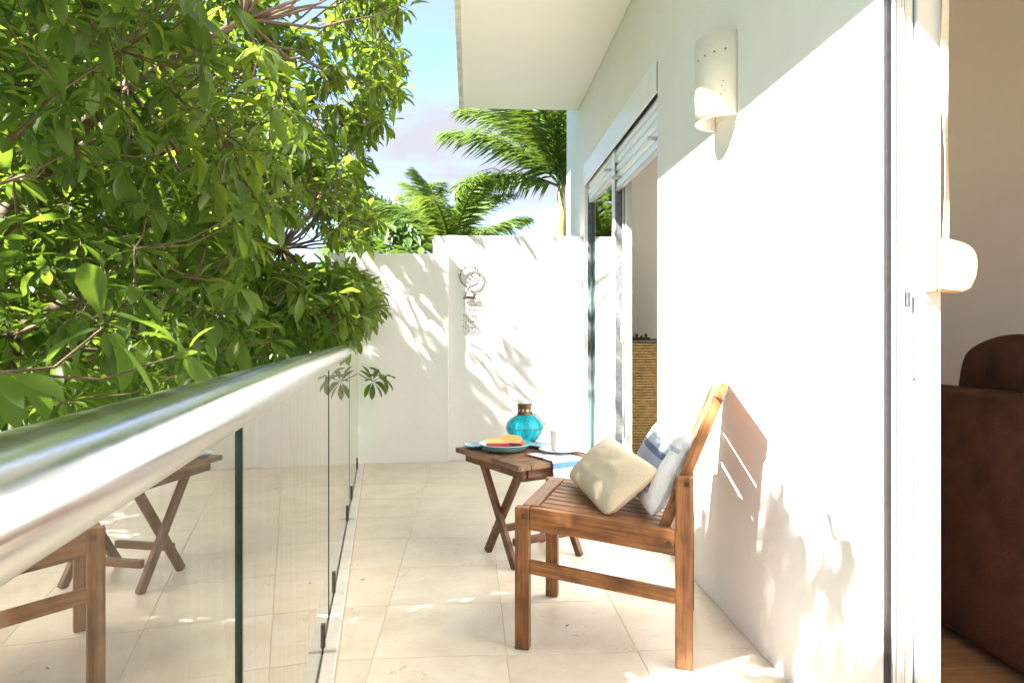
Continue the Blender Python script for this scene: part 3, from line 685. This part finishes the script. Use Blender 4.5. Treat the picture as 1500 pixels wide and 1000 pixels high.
# napkin over the front edge, under the saucer
def napkin():
    a0, a1 = .175, .325; n, m2 = 14, 34; verts, faces, uvs = [], [], []
    path = [(.20 * (1 - k / 16), ZT_ + .002) for k in range(17)] + [(-.0015, ZT_ + .001), (-.0045, ZT_ - .003)] + [(-.006 - .012 * (k / 14), ZT_ - .006 - .098 * k / 14) for k in range(15)]
    for lay in (0, 1):
        for j, (b_, z) in enumerate(path):
            for i in range(n + 1):
                a = a0 + (a1 - a0) * i / n + (.02 * (j / len(path)) * (i / n - .5)); hang = max(0, (j - 18) / 15)
                o = .004 * math.sin(i * .9 + lay) * hang + .003 * noise.noise(Vector((i * .4, j * .3, lay * 5)))
                verts.append(tuple(tp(a, b_ - abs(o) - lay * .004 * (1 if hang > 0 else 0), z + lay * .0035 * (0 if hang > 0 else 1) + (abs(noise.noise(Vector((i * .5, j * .4, 3)))) * .002 if not hang else 0) - lay * .012 * hang)))
                uvs.append((i / n, 1 - j / (len(path) - 1)))
    q = n + 1; tot = q * len(path)
    for lay in (0, 1):
        for j in range(len(path) - 1):
            for i in range(n): a = lay * tot + j * q + i; faces.append((a, a + 1, a + q + 1, a + q))
    me = bpy.data.meshes.new('napkin'); me.from_pydata(verts, [], faces); uvl = me.uv_layers.new(name='UVMap')
    for lp in me.loops: uvl.data[lp.index].uv = uvs[lp.vertex_index]
    for p in me.polygons: p.use_smooth = True
    me.materials.append(M_['napkin']); o = link(bpy.data.objects.new('napkin', me))
    tag(o, 'white napkin with blue stripes hanging over the table edge under the saucer', 'napkin')
    v, f = [], []
    for k in range(60):
        a = a0 - .008 + (a1 - a0 + .016) * k / 59; p = tp(a, -.022, ZT_ - .112)
        tube_geo([p, p + Vector((random.uniform(-.004, .004), random.uniform(-.004, .004), -.010)), p + Vector((random.uniform(-.008, .008), random.uniform(-.006, .006), random.uniform(-.024, -.016)))], .0011, 4, v, f)
    fr = obj('fringe', (v, [], f), M_['ceramic'], o); fr['kind'] = 'stuff'
napkin()
mp_ = tp(.330, .165, ZT_ + .0065)
dish(mp_, .098, M_['ceramic'], 'white saucer under the mug on the striped napkin', .013)
dish(tp(.345, .335, ZT_), .062, M_['paleblue'], 'small pale blue saucer between the lantern and the mug', .014)
mug = thing('mug', mp_ + Vector((0, 0, .0055)), 'white ceramic mug standing on a white saucer', 'mug')
MM = Matrix.Translation(mp_ + Vector((0, 0, .0055)))
lathe('cup', [(0, 0), (.034, 0), (.037, .003), (.0405, .03), (.042, .092), (.0415, .0945), (.0395, .0945), (.038, .03), (.034, .008), (0, .007)], M_['ceramic'], mug, MM, 44)
hd = cw(1, -.12).normalized(); mb = mp_ + Vector((0, 0, .0055))
tube('handle', [mb + hd * (.0395 + r) + Vector((0, 0, z)) for r, z in ((0, .078), (.014, .081), (.026, .074), (.031, .056), (.027, .037), (.014, .024), (-.001, .02))], [.0055, .005, .005, .005, .005, .005, .0055], M_['ceramic'], mug, 10)

# ------------------------------------------------------------------ wind chime on the end wall
def bw_(px, py, y=5.452):                                   # a point of the end wall
    k = (px - CX) / F; x = (k * y * CT + y * ST) / (CT - k * ST); Y = x * ST + y * CT
    return Vector((x, y, CAMZ + (CY - py) * Y / F))
wc = thing('wind_chime', bw_(688, 372), 'rusty ring wind chime hung from a nail on the white end wall', 'wind chime')
nail = bw_(690, 371)
tube('nail', [nail + Vector((0, .012, 0)), nail + Vector((0, -.014, .002))], .004, M_['bronze'], wc, 8)
rc = bw_(688, 405, 5.444); rr_ = .078
tube('ring', [rc + Vector((rr_ * math.cos(2 * math.pi * k / 40), 0, rr_ * math.sin(2 * math.pi * k / 40))) for k in range(41)], .0048, M_['rope'], wc, 8)
tube('cord', [nail + Vector((0, -.008, 0)), rc + Vector((0, 0, rr_))], .0018, M_['rope'], wc, 5)
for k in range(7):
    t = 2 * math.pi * k / 7 + .3; t2 = t + 2 * math.pi * 3 / 7
    tube('web_string', [rc + Vector((rr_ * math.cos(t), 0, rr_ * math.sin(t))), rc + Vector((rr_ * math.cos(t2), -.001 * k, rr_ * math.sin(t2)))], .0012, M_['rope'], wc, 4)
for t in (40, 140, 60, 120, 15, 165):
    p = rc + Vector((rr_ * 1.03 * math.cos(R(t)), -.006, rr_ * 1.03 * math.sin(R(t))))
    lathe('bead', [(0, -.010), (.008, -.006), (.010, 0), (.008, .006), (0, .010)], M_['bronze'], wc, Matrix.Translation(p), 8)
bw0 = bw_(688, 436, 5.444)
for s in (-1, 1): tube('cord', [rc + Vector((0, -.003, -rr_)), bw0 + Vector((s * .042, -.003, .008))], .004, M_['rope'], wc, 5)
bm = bmesh.new(); pr = [(-.055, -.010), (.055, -.010), (.046, .004), (0, .013), (-.046, .004)]
A = [bm.verts.new((x, -.007, z)) for x, z in pr]; B = [bm.verts.new((x, .007, z)) for x, z in pr]; bm.faces.new(A); bm.faces.new(B)
for i in range(5): bm.faces.new((A[i], A[(i + 1) % 5], B[(i + 1) % 5], B[i]))
obj('wooden_bar', bm, M_['bronze'], wc, Matrix.Translation(bw0))
M_['shell'] = mat('pale_shell', (0.16, 0.15, 0.135), .4, .2, 20)
for k in range(6):
    x = -.045 + .018 * k; ln = random.uniform(.20, .30); top = bw0 + Vector((x, -.002, -.008))
    pts = [top + Vector((.003 * math.sin(j), 0, -ln * j / 6)) for j in range(7)]
    cdd = tube('string', pts, .0008, M_['shell'], wc, 4)
    for j in range(1, 7):
        if random.random() < .75:
            lathe('shell', [(0, -.008), (.005, -.003), (.006, .002), (0, .008)], M_['bronze'] if (k == 3 and j == 2) or random.random() < .15 else M_['shell'], cdd, Matrix.Translation(pts[j]) , 6)

# ------------------------------------------------------------------ sitting room sofa
sofa = thing('sofa', (1.95, 1.9, 0), 'large dark brown suede sofa standing with its back to the open door', 'sofa')
def soft(name, b, par, bev=.045):
    o = box(name, b, M_['sofa'], par, bev, 4, None, True); return o
soft('back', (1.56, 1.79, .98, 2.86, .03, .815), sofa, .03)
soft('seat', (1.792, 2.60, 1.12, 2.70, .05, .44), sofa, .05)
soft('arm', (1.793, 2.60, 2.702, 2.86, .03, .60), sofa, .04)
soft('arm', (1.793, 2.60, .98, 1.118, .03, .60), sofa, .04)
def back_cushion(y0, y1, ztop):
    bm = bmesh.new(); add_box(bm, -.10, .10, -(y1 - y0) / 2, (y1 - y0) / 2, -.27, .27)
    bmesh.ops.subdivide_edges(bm, edges=list(bm.edges), cuts=7, use_grid_fill=True)
    hw = (y1 - y0) / 2
    for v in bm.verts:
        a, b_, c = v.co.x / .10, v.co.y / hw, v.co.z / .27
        k = (1 - .14 * b_ ** 6) ; v.co.z *= k * (1 - .10 * abs(b_) ** 3); v.co.x *= (1 - .55 * max(abs(b_), abs(c)) ** 5) * (1.15 - .1 * c * c); v.co.y *= (1 - .07 * abs(c) ** 4)
        v.co += Vector((noise.noise(v.co * 9) * .012, noise.noise(v.co * 7 + Vector((5, 0, 0))) * .02, noise.noise(v.co * 8 + Vector((0, 9, 0))) * .018))
    o = obj('back_cushion', bm, M_['sofa'], sofa, Matrix.Translation((1.915, (y0 + y1) / 2, ztop - .27)), True)
    md = o.modifiers.new('s', 'SUBSURF'); md.levels = 1; md.render_levels = 1
back_cushion(1.87, 2.50, .995); back_cushion(1.14, 1.85, .99)

# wicker drawer unit in the far room
wk = thing('wicker_cabinet', (1.38, 5.1, 0), 'tall woven wicker cabinet seen through the open far window', 'cabinet')
kx0, kx1, ky0, ky1, kz = 1.045, 1.60, 4.74, 5.12, .955
box('carcass', (kx0 + .012, kx1 - .012, ky0 + .012, ky1 - .012, .0, kz - .01), M_['darkwood'], wk)
v, f = [], []
rows = 48
for r_ in range(rows):
    z = .02 + r_ * (kz - .04) / (rows - 1); nseg_ = 44
    pts = [(kx0 + (kx1 - kx0) * i / nseg_, ky0 + .006 + .0055 * (1 if (i + r_) % 2 else -1), z + random.uniform(-.001, .001)) for i in range(nseg_ + 1)]
    tube_geo(pts, .0088, 5, v, f)
    pts = [(kx0 + .006 + .0055 * (1 if (i + r_) % 2 else -1), ky0 + (ky1 - ky0) * i / 30, z) for i in range(31)]
    tube_geo(pts, .0088, 5, v, f)
wv = obj('woven_strands', (v, [], f), M_['wicker'], wk, None, True); wv['kind'] = 'stuff'
for (xa, ya) in ((kx0, ky0), (kx1, ky0), (kx0, ky1), (kx1, ky1)):
    tube('corner_post', [(xa, ya, 0), (xa, ya, kz)], .012, M_['wicker'], wk, 8)
box('top', (kx0 - .01, kx1 + .01, ky0 - .01, ky1 + .01, kz, kz + .014), M_['darkwood'], wk, .003)
tray = thing('ornament', (1.30, 4.9, kz + .0145), 'small dark carved ornament on top of the wicker cabinet', 'ornament')
box('base', (1.16, 1.30, 4.85, 4.93, kz + .0145, kz + .026), M_['darkwood'], tray, .003)
for k in range(4): box('carving', (1.17 + .033 * k, 1.185 + .033 * k, 4.875, 4.90, kz + .0262, kz + .04 + .012 * (k % 2)), M_['darkwood'], tray, .004)

# ------------------------------------------------------------------ trees
def leaf_arrays(ln=1.0, wd=.42, bend=.25, fold=.18, wave=.0):
    # one leaf along +X, upper face +Z; rows across
    ts = [0, .12, .38, .64, .86, 1.0]; ws = [.035, .10, .36, .5, .34, 0.0]
    v, f = [], []
    for i, (t, w_) in enumerate(zip(ts, ws)):
        z = -bend * t * t; x = t * ln
        wob = wave * math.sin(t * 9)
        if w_ == 0: v.append((x, 0, z)); continue
        v += [(x, -w_ * wd, z + fold * w_ * wd * 2 + wob), (x, 0, z), (x, w_ * wd, z + fold * w_ * wd * 2 - wob)]
    for i in range(4):
        a = i * 3; f += [(a, a + 3, a + 4, a + 1), (a + 1, a + 4, a + 5, a + 2)]
    f += [(12, 15, 13), (13, 15, 14)]
    return np.array(v, float), f
def basis(d, up=None):
    d = d.normalized(); s = Vector((0, 0, 1)).cross(d)
    if s.length < 1e-3: s = Vector((0, 1, 0))
    s.normalize(); u = d.cross(s); return Matrix((( d.x, s.x, u.x), (d.y, s.y, u.y), (d.z, s.z, u.z)))
def rosette(p, axis, n, lmin, lmax, rnd):
    out = []
    B = basis(axis); ph = rnd.uniform(0, 6.28)
    for k in range(n):
        az = ph + k * 2.39996; el = rnd.uniform(-.25, .75) - .1
        d = B @ Vector((math.sin(el), math.cos(el) * math.cos(az), math.cos(el) * math.sin(az)))
        d = (d + Vector((0, 0, -.28))).normalized()
        Lm = basis(d) @ Matrix.Rotation(rnd.uniform(-.5, .5), 3, 'X'); s = rnd.uniform(lmin, lmax)
        out.append((Lm * s, p + d * .012, s))
    return out
LV = [leaf_arrays(1, .37, b, fo, wv_) for b, fo, wv_ in ((.15, .2, .0), (.35, .15, .02), (.55, .25, -.02), (.28, .3, .015))]
def bake_leaves(name, leaves, m, parent):
    nv = len(LV[0][0]); V = np.zeros((len(leaves) * nv, 3)); F_ = []
    fa = [np.array([fc if len(fc) == 4 else fc + (-1,) for fc in lv[1]]) for lv in LV]
    for i, (Lm, p, s) in enumerate(leaves):
        k = i % 4; V[i * nv:(i + 1) * nv] = LV[k][0] @ np.array(Lm).T + np.array(p)
    nf4 = 8; base = (np.arange(len(leaves)) * nv)
    quads = np.array(LV[0][1][:8]); tris = np.array(LV[0][1][8:])
    Q = (quads[None] + base[:, None, None]).reshape(-1, 4); T = (tris[None] + base[:, None, None]).reshape(-1, 3)
    me = bpy.data.meshes.new(name); me.vertices.add(len(V)); me.vertices.foreach_set('co', V.ravel())
    nl = Q.size + T.size; me.loops.add(nl); me.loops.foreach_set('vertex_index', np.concatenate([Q.ravel(), T.ravel()]).astype(np.int32))
    me.polygons.add(len(Q) + len(T))
    ls = np.concatenate([np.arange(len(Q)) * 4, Q.size + np.arange(len(T)) * 3]).astype(np.int32)
    me.polygons.foreach_set('loop_start', ls); me.update(calc_edges=True)
    me.polygons.foreach_set('use_smooth', np.ones(len(Q) + len(T), bool))
    me.materials.append(m); o = link(bpy.data.objects.new(name, me), parent); o['kind'] = 'stuff'; return o
# outline of the near tree's crown against sky and wall, in photo pixels
MASK = [(-9999, -9999), (655, -9999), (640, -20), (618, 40), (600, 75), (606, 140), (592, 185), (552, 205), (545, 285), (566, 312), (560, 345), (505, 350), (482, 322),
        (425, 322), (392, 352), (402, 388), (470, 395), (535, 398), (566, 432), (548, 475), (515, 498), (400, 530), (0, 625), (-9999, 3000)]
def inside(x, y, poly):
    c = False; j = len(poly) - 1
    for i in range(len(poly)):
        xi, yi = poly[i]; xj, yj = poly[j]
        if (yi > y) != (yj > y) and x < (xj - xi) * (y - yi) / (yj - yi) + xi: c = not c
        j = i
    return c
sA, sB = SUN_DIR.y / SUN_DIR.x, -SUN_DIR.z / SUN_DIR.x
def glass_side(p):                                          # signed distance to the balustrade, + on the house side
    return (p - gl(0)).dot(GN)
def wall_thr(wy): return .40 + .12 * noise.noise(Vector((wy * 5.1, 2.2, 0))) + (.24 if 1.62 < wy < 2.08 else 0)
def blocks_light(p, pad=.10):
    # would foliage here put shade on the sunlit upper wall or the lit part of the end wall?
    t = WX - p.x; wy = p.y + sA * t; wz = p.z - sB * t
    if wy < 4.4:
        thr = wall_thr(wy)
        if thr < wz + pad and wz - pad < 1.75 and 1.2 < wy: return True
        if wy <= 1.2 and .9 < wz and wz < 1.75: return True
    tb = (5.45 - p.y) / sA
    if 0 < tb:
        bx = p.x + tb; bz = p.z - sB * tb
        if -.5 < bx < 1.0 and bz > 1.72 - 1.25 * (bx + .267) + .10 * noise.noise(Vector((bx * 4, bz * 4, 1))) and bz < 1.9: return True
    return False
rnd = random.Random(21)
ros = []
tries = 0
while len(ros) < 7400 and tries < 900000:
    tries += 1
    # sample in the tree's volume; denser where it shows
    p = Vector((rnd.uniform(-5.6, .1), rnd.uniform(-1.2, 7.2), rnd.uniform(.1, 4.7)))
    gs = glass_side(p)
    if gs > -.16: 
        if not (p.y > 3.4 and p.z > 1.05 and gs < .35): continue
    if p.z < .95 and gs > -.35: continue
    r_ = (p - Vector((0, 0, CAMZ))).length
    px, py, Y = to_px(p)
    vis = Y > .2 and -80 < px < 1580 and -80 < py < 1080
    if r_ < ((2.3 if p.z > 1.04 or p.y > 1.4 else 1.3) if vis else 1.0): continue
    if Y > .05 and px > -400 and not inside(px + 16, py, MASK): continue
    if p.y > 5.25 and p.x > -2.5 and p.z < 1.75: continue
    # crown: an uneven lobed dome around the trunk
    q = Vector(((p.x + 2.9) / 3.5, (p.y - 3.0) / 4.6, (p.z - 1.8) / 3.1))
    if q.length > 1.0 + .18 * noise.noise(p * .9): continue
    t_ = WX - p.x; wy_, wz_ = p.y + sA * t_, p.z - sB * t_
    tz = (p.z - .35) / sB; hx, hy = p.x + tz, p.y + sA * tz
    shade = (1.30 < wy_ < 2.15 and -.1 < wz_ < wall_thr(wy_)) or (-.1 < hx < .9 and 1.75 < hy < 2.75) or (-.3 < hx < .6 and 2.7 < hy < 3.6)   # boughs shading the foot of the wall and the chair
    if noise.noise(p * 1.15 + Vector((3, 1, 7))) < ((-.42 if hy > 2.7 else -.20) if shade else (-.04 if py < 190 and px < 480 else -.22) if vis else -.10): continue      # gaps between the clumps
    if not vis and rnd.random() < (.05 if shade else .82): continue
    if blocks_light(p): continue
    ros.append((p, r_ if vis else 99))
fill = 0
while fill < 330:                                           # the bough that hangs over the far end of the rail
    p = Vector((rnd.uniform(-2.3, -.55), rnd.uniform(3.3, 5.2), rnd.uniform(.98, 1.85)))
    px, py, Y = to_px(p)
    if not (390 < px < 570 and 372 < py < 500 and inside(px + 10, py, MASK)) or glass_side(p) > .3 or blocks_light(p): continue
    ros.append((p, 3.0)); fill += 1
print('rosettes', len(ros), 'tries', tries)
TR = Vector((-3.0, 3.3, -3.05))
tree = thing('broadleaf_tree', TR, 'large leafy green tree spreading beside the railing', 'tree')
# trunk and limbs
tv, tf = [], []
fork = TR + Vector((.15, -.2, 3.2))
tube_geo([TR, TR + Vector((.05, -.05, 1.4)), TR + Vector((.12, -.12, 2.5)), fork], [.20, .16, .145, .13], 12, tv, tf)
nodes = []
targets = [(-1.2, 1.2, 1.3), (-1.5, 3.6, 2.2), (-1.3, 4.8, 1.6), (-2.4, 4.9, 2.8), (-2.2, 2.2, 3.0), (-2.6, .3, 2.0), (-4.2, 2.0, 2.6), (-4.0, 4.6, 2.2), (-1.6, 2.4, 1.0), (-3.2, 3.6, 3.6), (-1.0, 3.1, 2.4), (-3.6, -.3, 1.4)]
for T in targets:
    T = Vector(T); pts = []
    for k in range(9):
        t = k / 8; pts.append(fork.lerp(T, t) + Vector((0, 0, .35 * math.sin(math.pi * t))) + Vector((noise.noise(T + Vector((t * 3, 0, 0))), noise.noise(T + Vector((0, t * 3, 0))), 0)) * .18 * math.sin(math.pi * t))
    tube_geo(pts, [.075 - .062 * (k / 8) for k in range(9)], 8, tv, tf); nodes += pts[2:]
obj('trunk', (tv, [], tf), M_['bark'], tree, None, True)
sec = []; bv, bf = [], []
rr2 = random.Random(5)
for (p, _) in rr2.sample(ros, 620):
    n0 = min(nodes, key=lambda q: (q - p).length)
    pts = [n0.lerp(p, k / 5) + Vector((0, 0, -.06 * math.sin(math.pi * k / 5))) + Vector((noise.noise(p * 3 + Vector((k, 0, 0))), noise.noise(p * 3 + Vector((0, k, 0))), noise.noise(p * 3 + Vector((0, 0, k))))) * .05 * math.sin(math.pi * k / 5) for k in range(6)]
    tube_geo(pts, [.010 - .0072 * k / 5 for k in range(6)], 5, bv, bf); sec += pts[1:]
secA = np.array([tuple(s) for s in sec])
leaves = []; near = []
for i, (p, r_) in enumerate(sorted(ros, key=lambda q: q[1])):
    d2 = ((secA - np.array(tuple(p))) ** 2).sum(1); s = Vector(secA[d2.argmin()])
    ax = (p - s); ax = ax.normalized() if ax.length > .02 else Vector((0, 0, 1))
    if ax.length > 0 and (p - s).length < .42:
        mid = s.lerp(p, .5) + Vector((0, 0, -.03)); tube_geo([s, mid, p], [.0034, .0028, .0022], 4, bv, bf, False)
    ls = rosette(p, (ax + Vector((0, 0, .35))).normalized(), rnd.randint(8, 11), .048, .135, rnd)
    if i < 30: near += ls
    else: leaves += ls
obj('branches', (bv, [], bf), M_['twig'], tree, None, True)['kind'] = 'stuff'
bake_leaves('crown', leaves, M_['leafA'], tree)
lm = []
for k in range(4):
    me = bpy.data.meshes.new('leaf'); me.from_pydata([tuple(v) for v in LV[k][0]], [], LV[k][1]); me.materials.append(M_['leafA'])
    for p in me.polygons: p.use_smooth = True
    lm.append(me)
for i, (Lm, p, s) in enumerate(near[:290]):
    link(bpy.data.objects.new('leaf', lm[i % 4]), tree, Matrix.Translation(p) @ Lm.to_4x4())

# sprig poking in between the glass and the end wall
spr = thing('sprig', gl(5.02, .03, .66), 'short leafy sprig poking in past the end of the glass', 'sprig')
s0 = gl(5.12, .02, .70); s1 = gl(4.95, .12, .66); s2 = gl(4.9, .19, .70)
tube('stem', [gl(5.20, .012, .705), s0, s1, s2], [.004, .0035, .003, .002], M_['twig'], spr, 6)
for k, (Lm, p, s) in enumerate(rosette(s1, Vector((.6, -.5, .3)), 9, .10, .14, rnd) + rosette(s2, Vector((.8, -.3, .4)), 9, .09, .13, rnd)):
    link(bpy.data.objects.new('leaf', lm[k % 4]), spr, Matrix.Translation(p) @ Lm.to_4x4())
for k, (X, Y, lb) in enumerate(((-.62, 2.78, 'tiny dry brown leaf on the tiles beside the glass kerb'), (-.28, 3.05, 'tiny dry brown leaf on the tiles left of the folding table'), (.20, 2.35, 'tiny dry brown leaf on the tiles under the chair'), (-.1, 4.2, 'tiny dry brown leaf on the tiles behind the folding table'))):
    p = cw(X, Y, .004); o = link(bpy.data.objects.new('fallen_leaf', lm[k].copy()), None, Matrix.Translation(p) @ Matrix.Rotation(k * 1.7, 4, 'Z') @ Matrix.Scale(.022, 4))
    o.data.materials.clear(); o.data.materials.append(M_['dryleaf'])
    tag(o, lb, 'leaf', 'dry leaves on the tiles')

# background trees beyond the balcony
def bg_tree(base, h, rx, rz, n, label, seed, name='garden_tree'):
    rn = random.Random(seed); t = thing(name, base, label, 'tree')
    v, f = [], []
    tube_geo([base, base + Vector((.1, 0, h * .35)), base + Vector((.0, .1, h * .7))], [.16, .12, .07], 8, v, f)
    c = base + Vector((0, 0, h - rz)); lv = []
    for k in range(8):
        e = c + Vector((rn.uniform(-.6, .6) * rx, rn.uniform(-.6, .6) * rx, rn.uniform(-.2, .6) * rz))
        tube_geo([base + Vector((0, 0, h * .4)), (base + Vector((0, 0, h * .4))).lerp(e, .5) + Vector((0, 0, .1)), e], [.06, .04, .015], 5, v, f)
    obj('trunk', (v, [], f), M_['bark'], t, None, True)
    while len(lv) < n:
        p = Vector((rn.uniform(-1, 1), rn.uniform(-1, 1), rn.uniform(-1, 1)))
        w_ = c + Vector((p.x * rx, p.y * rx, p.z * rz))
        if p.length > 1 + .3 * noise.noise(w_ * .8) or p.length < .45 or noise.noise(w_ * 1.1) < -.25: continue
        lv += rosette(w_, (p + Vector((0, 0, .4))).normalized(), 8, .14, .26, rn)
    bake_leaves('crown', lv, M_['leafB'], t)
bg_tree(cw(-4.4, 9.5, -3.05), 4.95, 2.2, 1.7, 9000, 'dark leafy tree standing behind the large tree by the lower end wall', 3)
bg_tree(cw(-8.5, 9.0, -3.05), 7.2, 2.6, 2.6, 9000, 'tall dark leafy tree far behind the railing tree', 4)
bg_tree(cw(-1.75, 9.0, -3.05), 5.6, 1.0, 1.1, 4000, 'low bright leafy tree topping the lower end wall beneath the palms', 6)

# palms
def frond_mesh(seed, ln=2.5, droop=1.0):
    rn = random.Random(seed); v, f = [], []
    pts = []
    for k in range(17):
        t = k / 16; pts.append(Vector((ln * (t - .12 * droop * t ** 3), .04 * math.sin(t * 3 + seed), ln * (.10 * t - .42 * droop * t ** 2.2))))
    tube_geo(pts, [.028 * (1 - .85 * k / 16) for k in range(17)], 5, v, f)
    for k in range(120):
        t = .10 + .89 * k / 119; i = min(15, int(t * 16)); u = t * 16 - i; p = pts[i].lerp(pts[i + 1], u); d = (pts[i + 1] - pts[i]).normalized()
        l = .62 * (math.sin(math.pi * (.12 + .80 * t)) ** .6) * rn.uniform(.85, 1.1)
        for s in (-1, 1):
            sd = Vector((0, s, 0)); up = d.cross(Vector((0, 1, 0))) * -1
            dr = (d * .55 + sd * rn.uniform(.6, .9) + up * rn.uniform(-.15, .55)).normalized()
            m1 = p + dr * l * .5; e = p + dr * l * .95 + Vector((0, 0, -l * rn.uniform(.15, .5)))
            w_ = d * .024; b = len(v)
            v += [tuple(p - w_ * .6), tuple(p + w_ * .6), tuple(m1 - w_), tuple(m1 + w_), tuple(e)]
            f += [(b, b + 1, b + 3, b + 2), (b + 2, b + 3, b + 4)]
    me = bpy.data.meshes.new('frond'); me.from_pydata(v, [], f); me.materials.append(M_['palm']); return me
FM = [frond_mesh(1), frond_mesh(2, 2.6, 1.3), frond_mesh(3, 2.3, .55), frond_mesh(4, 2.4, .9)]
def palm(base, ztop, label, angs, tr=.10, sc_=1.0):
    t = thing('palm_tree', base, label, 'palm')
    H = ztop - base.z
    tk = [base + Vector((.06 * math.sin(k * .5), 0, H * .78 * k / 8)) for k in range(9)]
    tube('trunk', tk, [tr * 1.5, tr * 1.2, tr * 1.1, tr * 1.1, tr * 1.15, tr * 1.15, tr * 1.1, tr * 1.05, tr], M_['palmtrunk'], t, 14)
    tube('crownshaft', [tk[-1], tk[-1].lerp(Vector((base.x, base.y, ztop)), .3), Vector((base.x, base.y, ztop))], [tr * 1.05, tr * 1.1, tr * .5], M_['crownshaft'], t, 14)
    for k, (az, el) in enumerate(angs):
        M = Matrix.Translation((base.x, base.y, ztop - .05)) @ Matrix.Rotation(R(az), 4, 'Z') @ Matrix.Rotation(R(-el), 4, 'Y') @ Matrix.Scale(sc_, 4)
        link(bpy.data.objects.new('frond', FM[k % 4]), t, M)
palm(cw(.80, 11, -3.05), 3.42, 'palm with arching fronds and yellow-green shaft beside the house corner', [(178, 44), (165, 66), (205, 60), (120, 70), (240, 58), (275, 62), (20, 45), (60, 55), (320, 48), (90, 78), (345, 60), (150, 22)], .105, .9)
palm(cw(-1.0, 11, -3.05), 2.35, 'leaning-frond palm rising behind the taller end wall', [(150, 74), (30, 70), (8, 34), (175, 52), (300, 62), (260, 50), (185, 75)], .10, .66)
palm(cw(-1.75, 12.5, -3.05), 2.45, 'smaller palm between the big tree and the other palm', [(110, 74), (50, 66), (170, 50), (20, 40), (225, 60), (290, 66), (330, 45), (80, 55), (150, 62)], .10, .72)
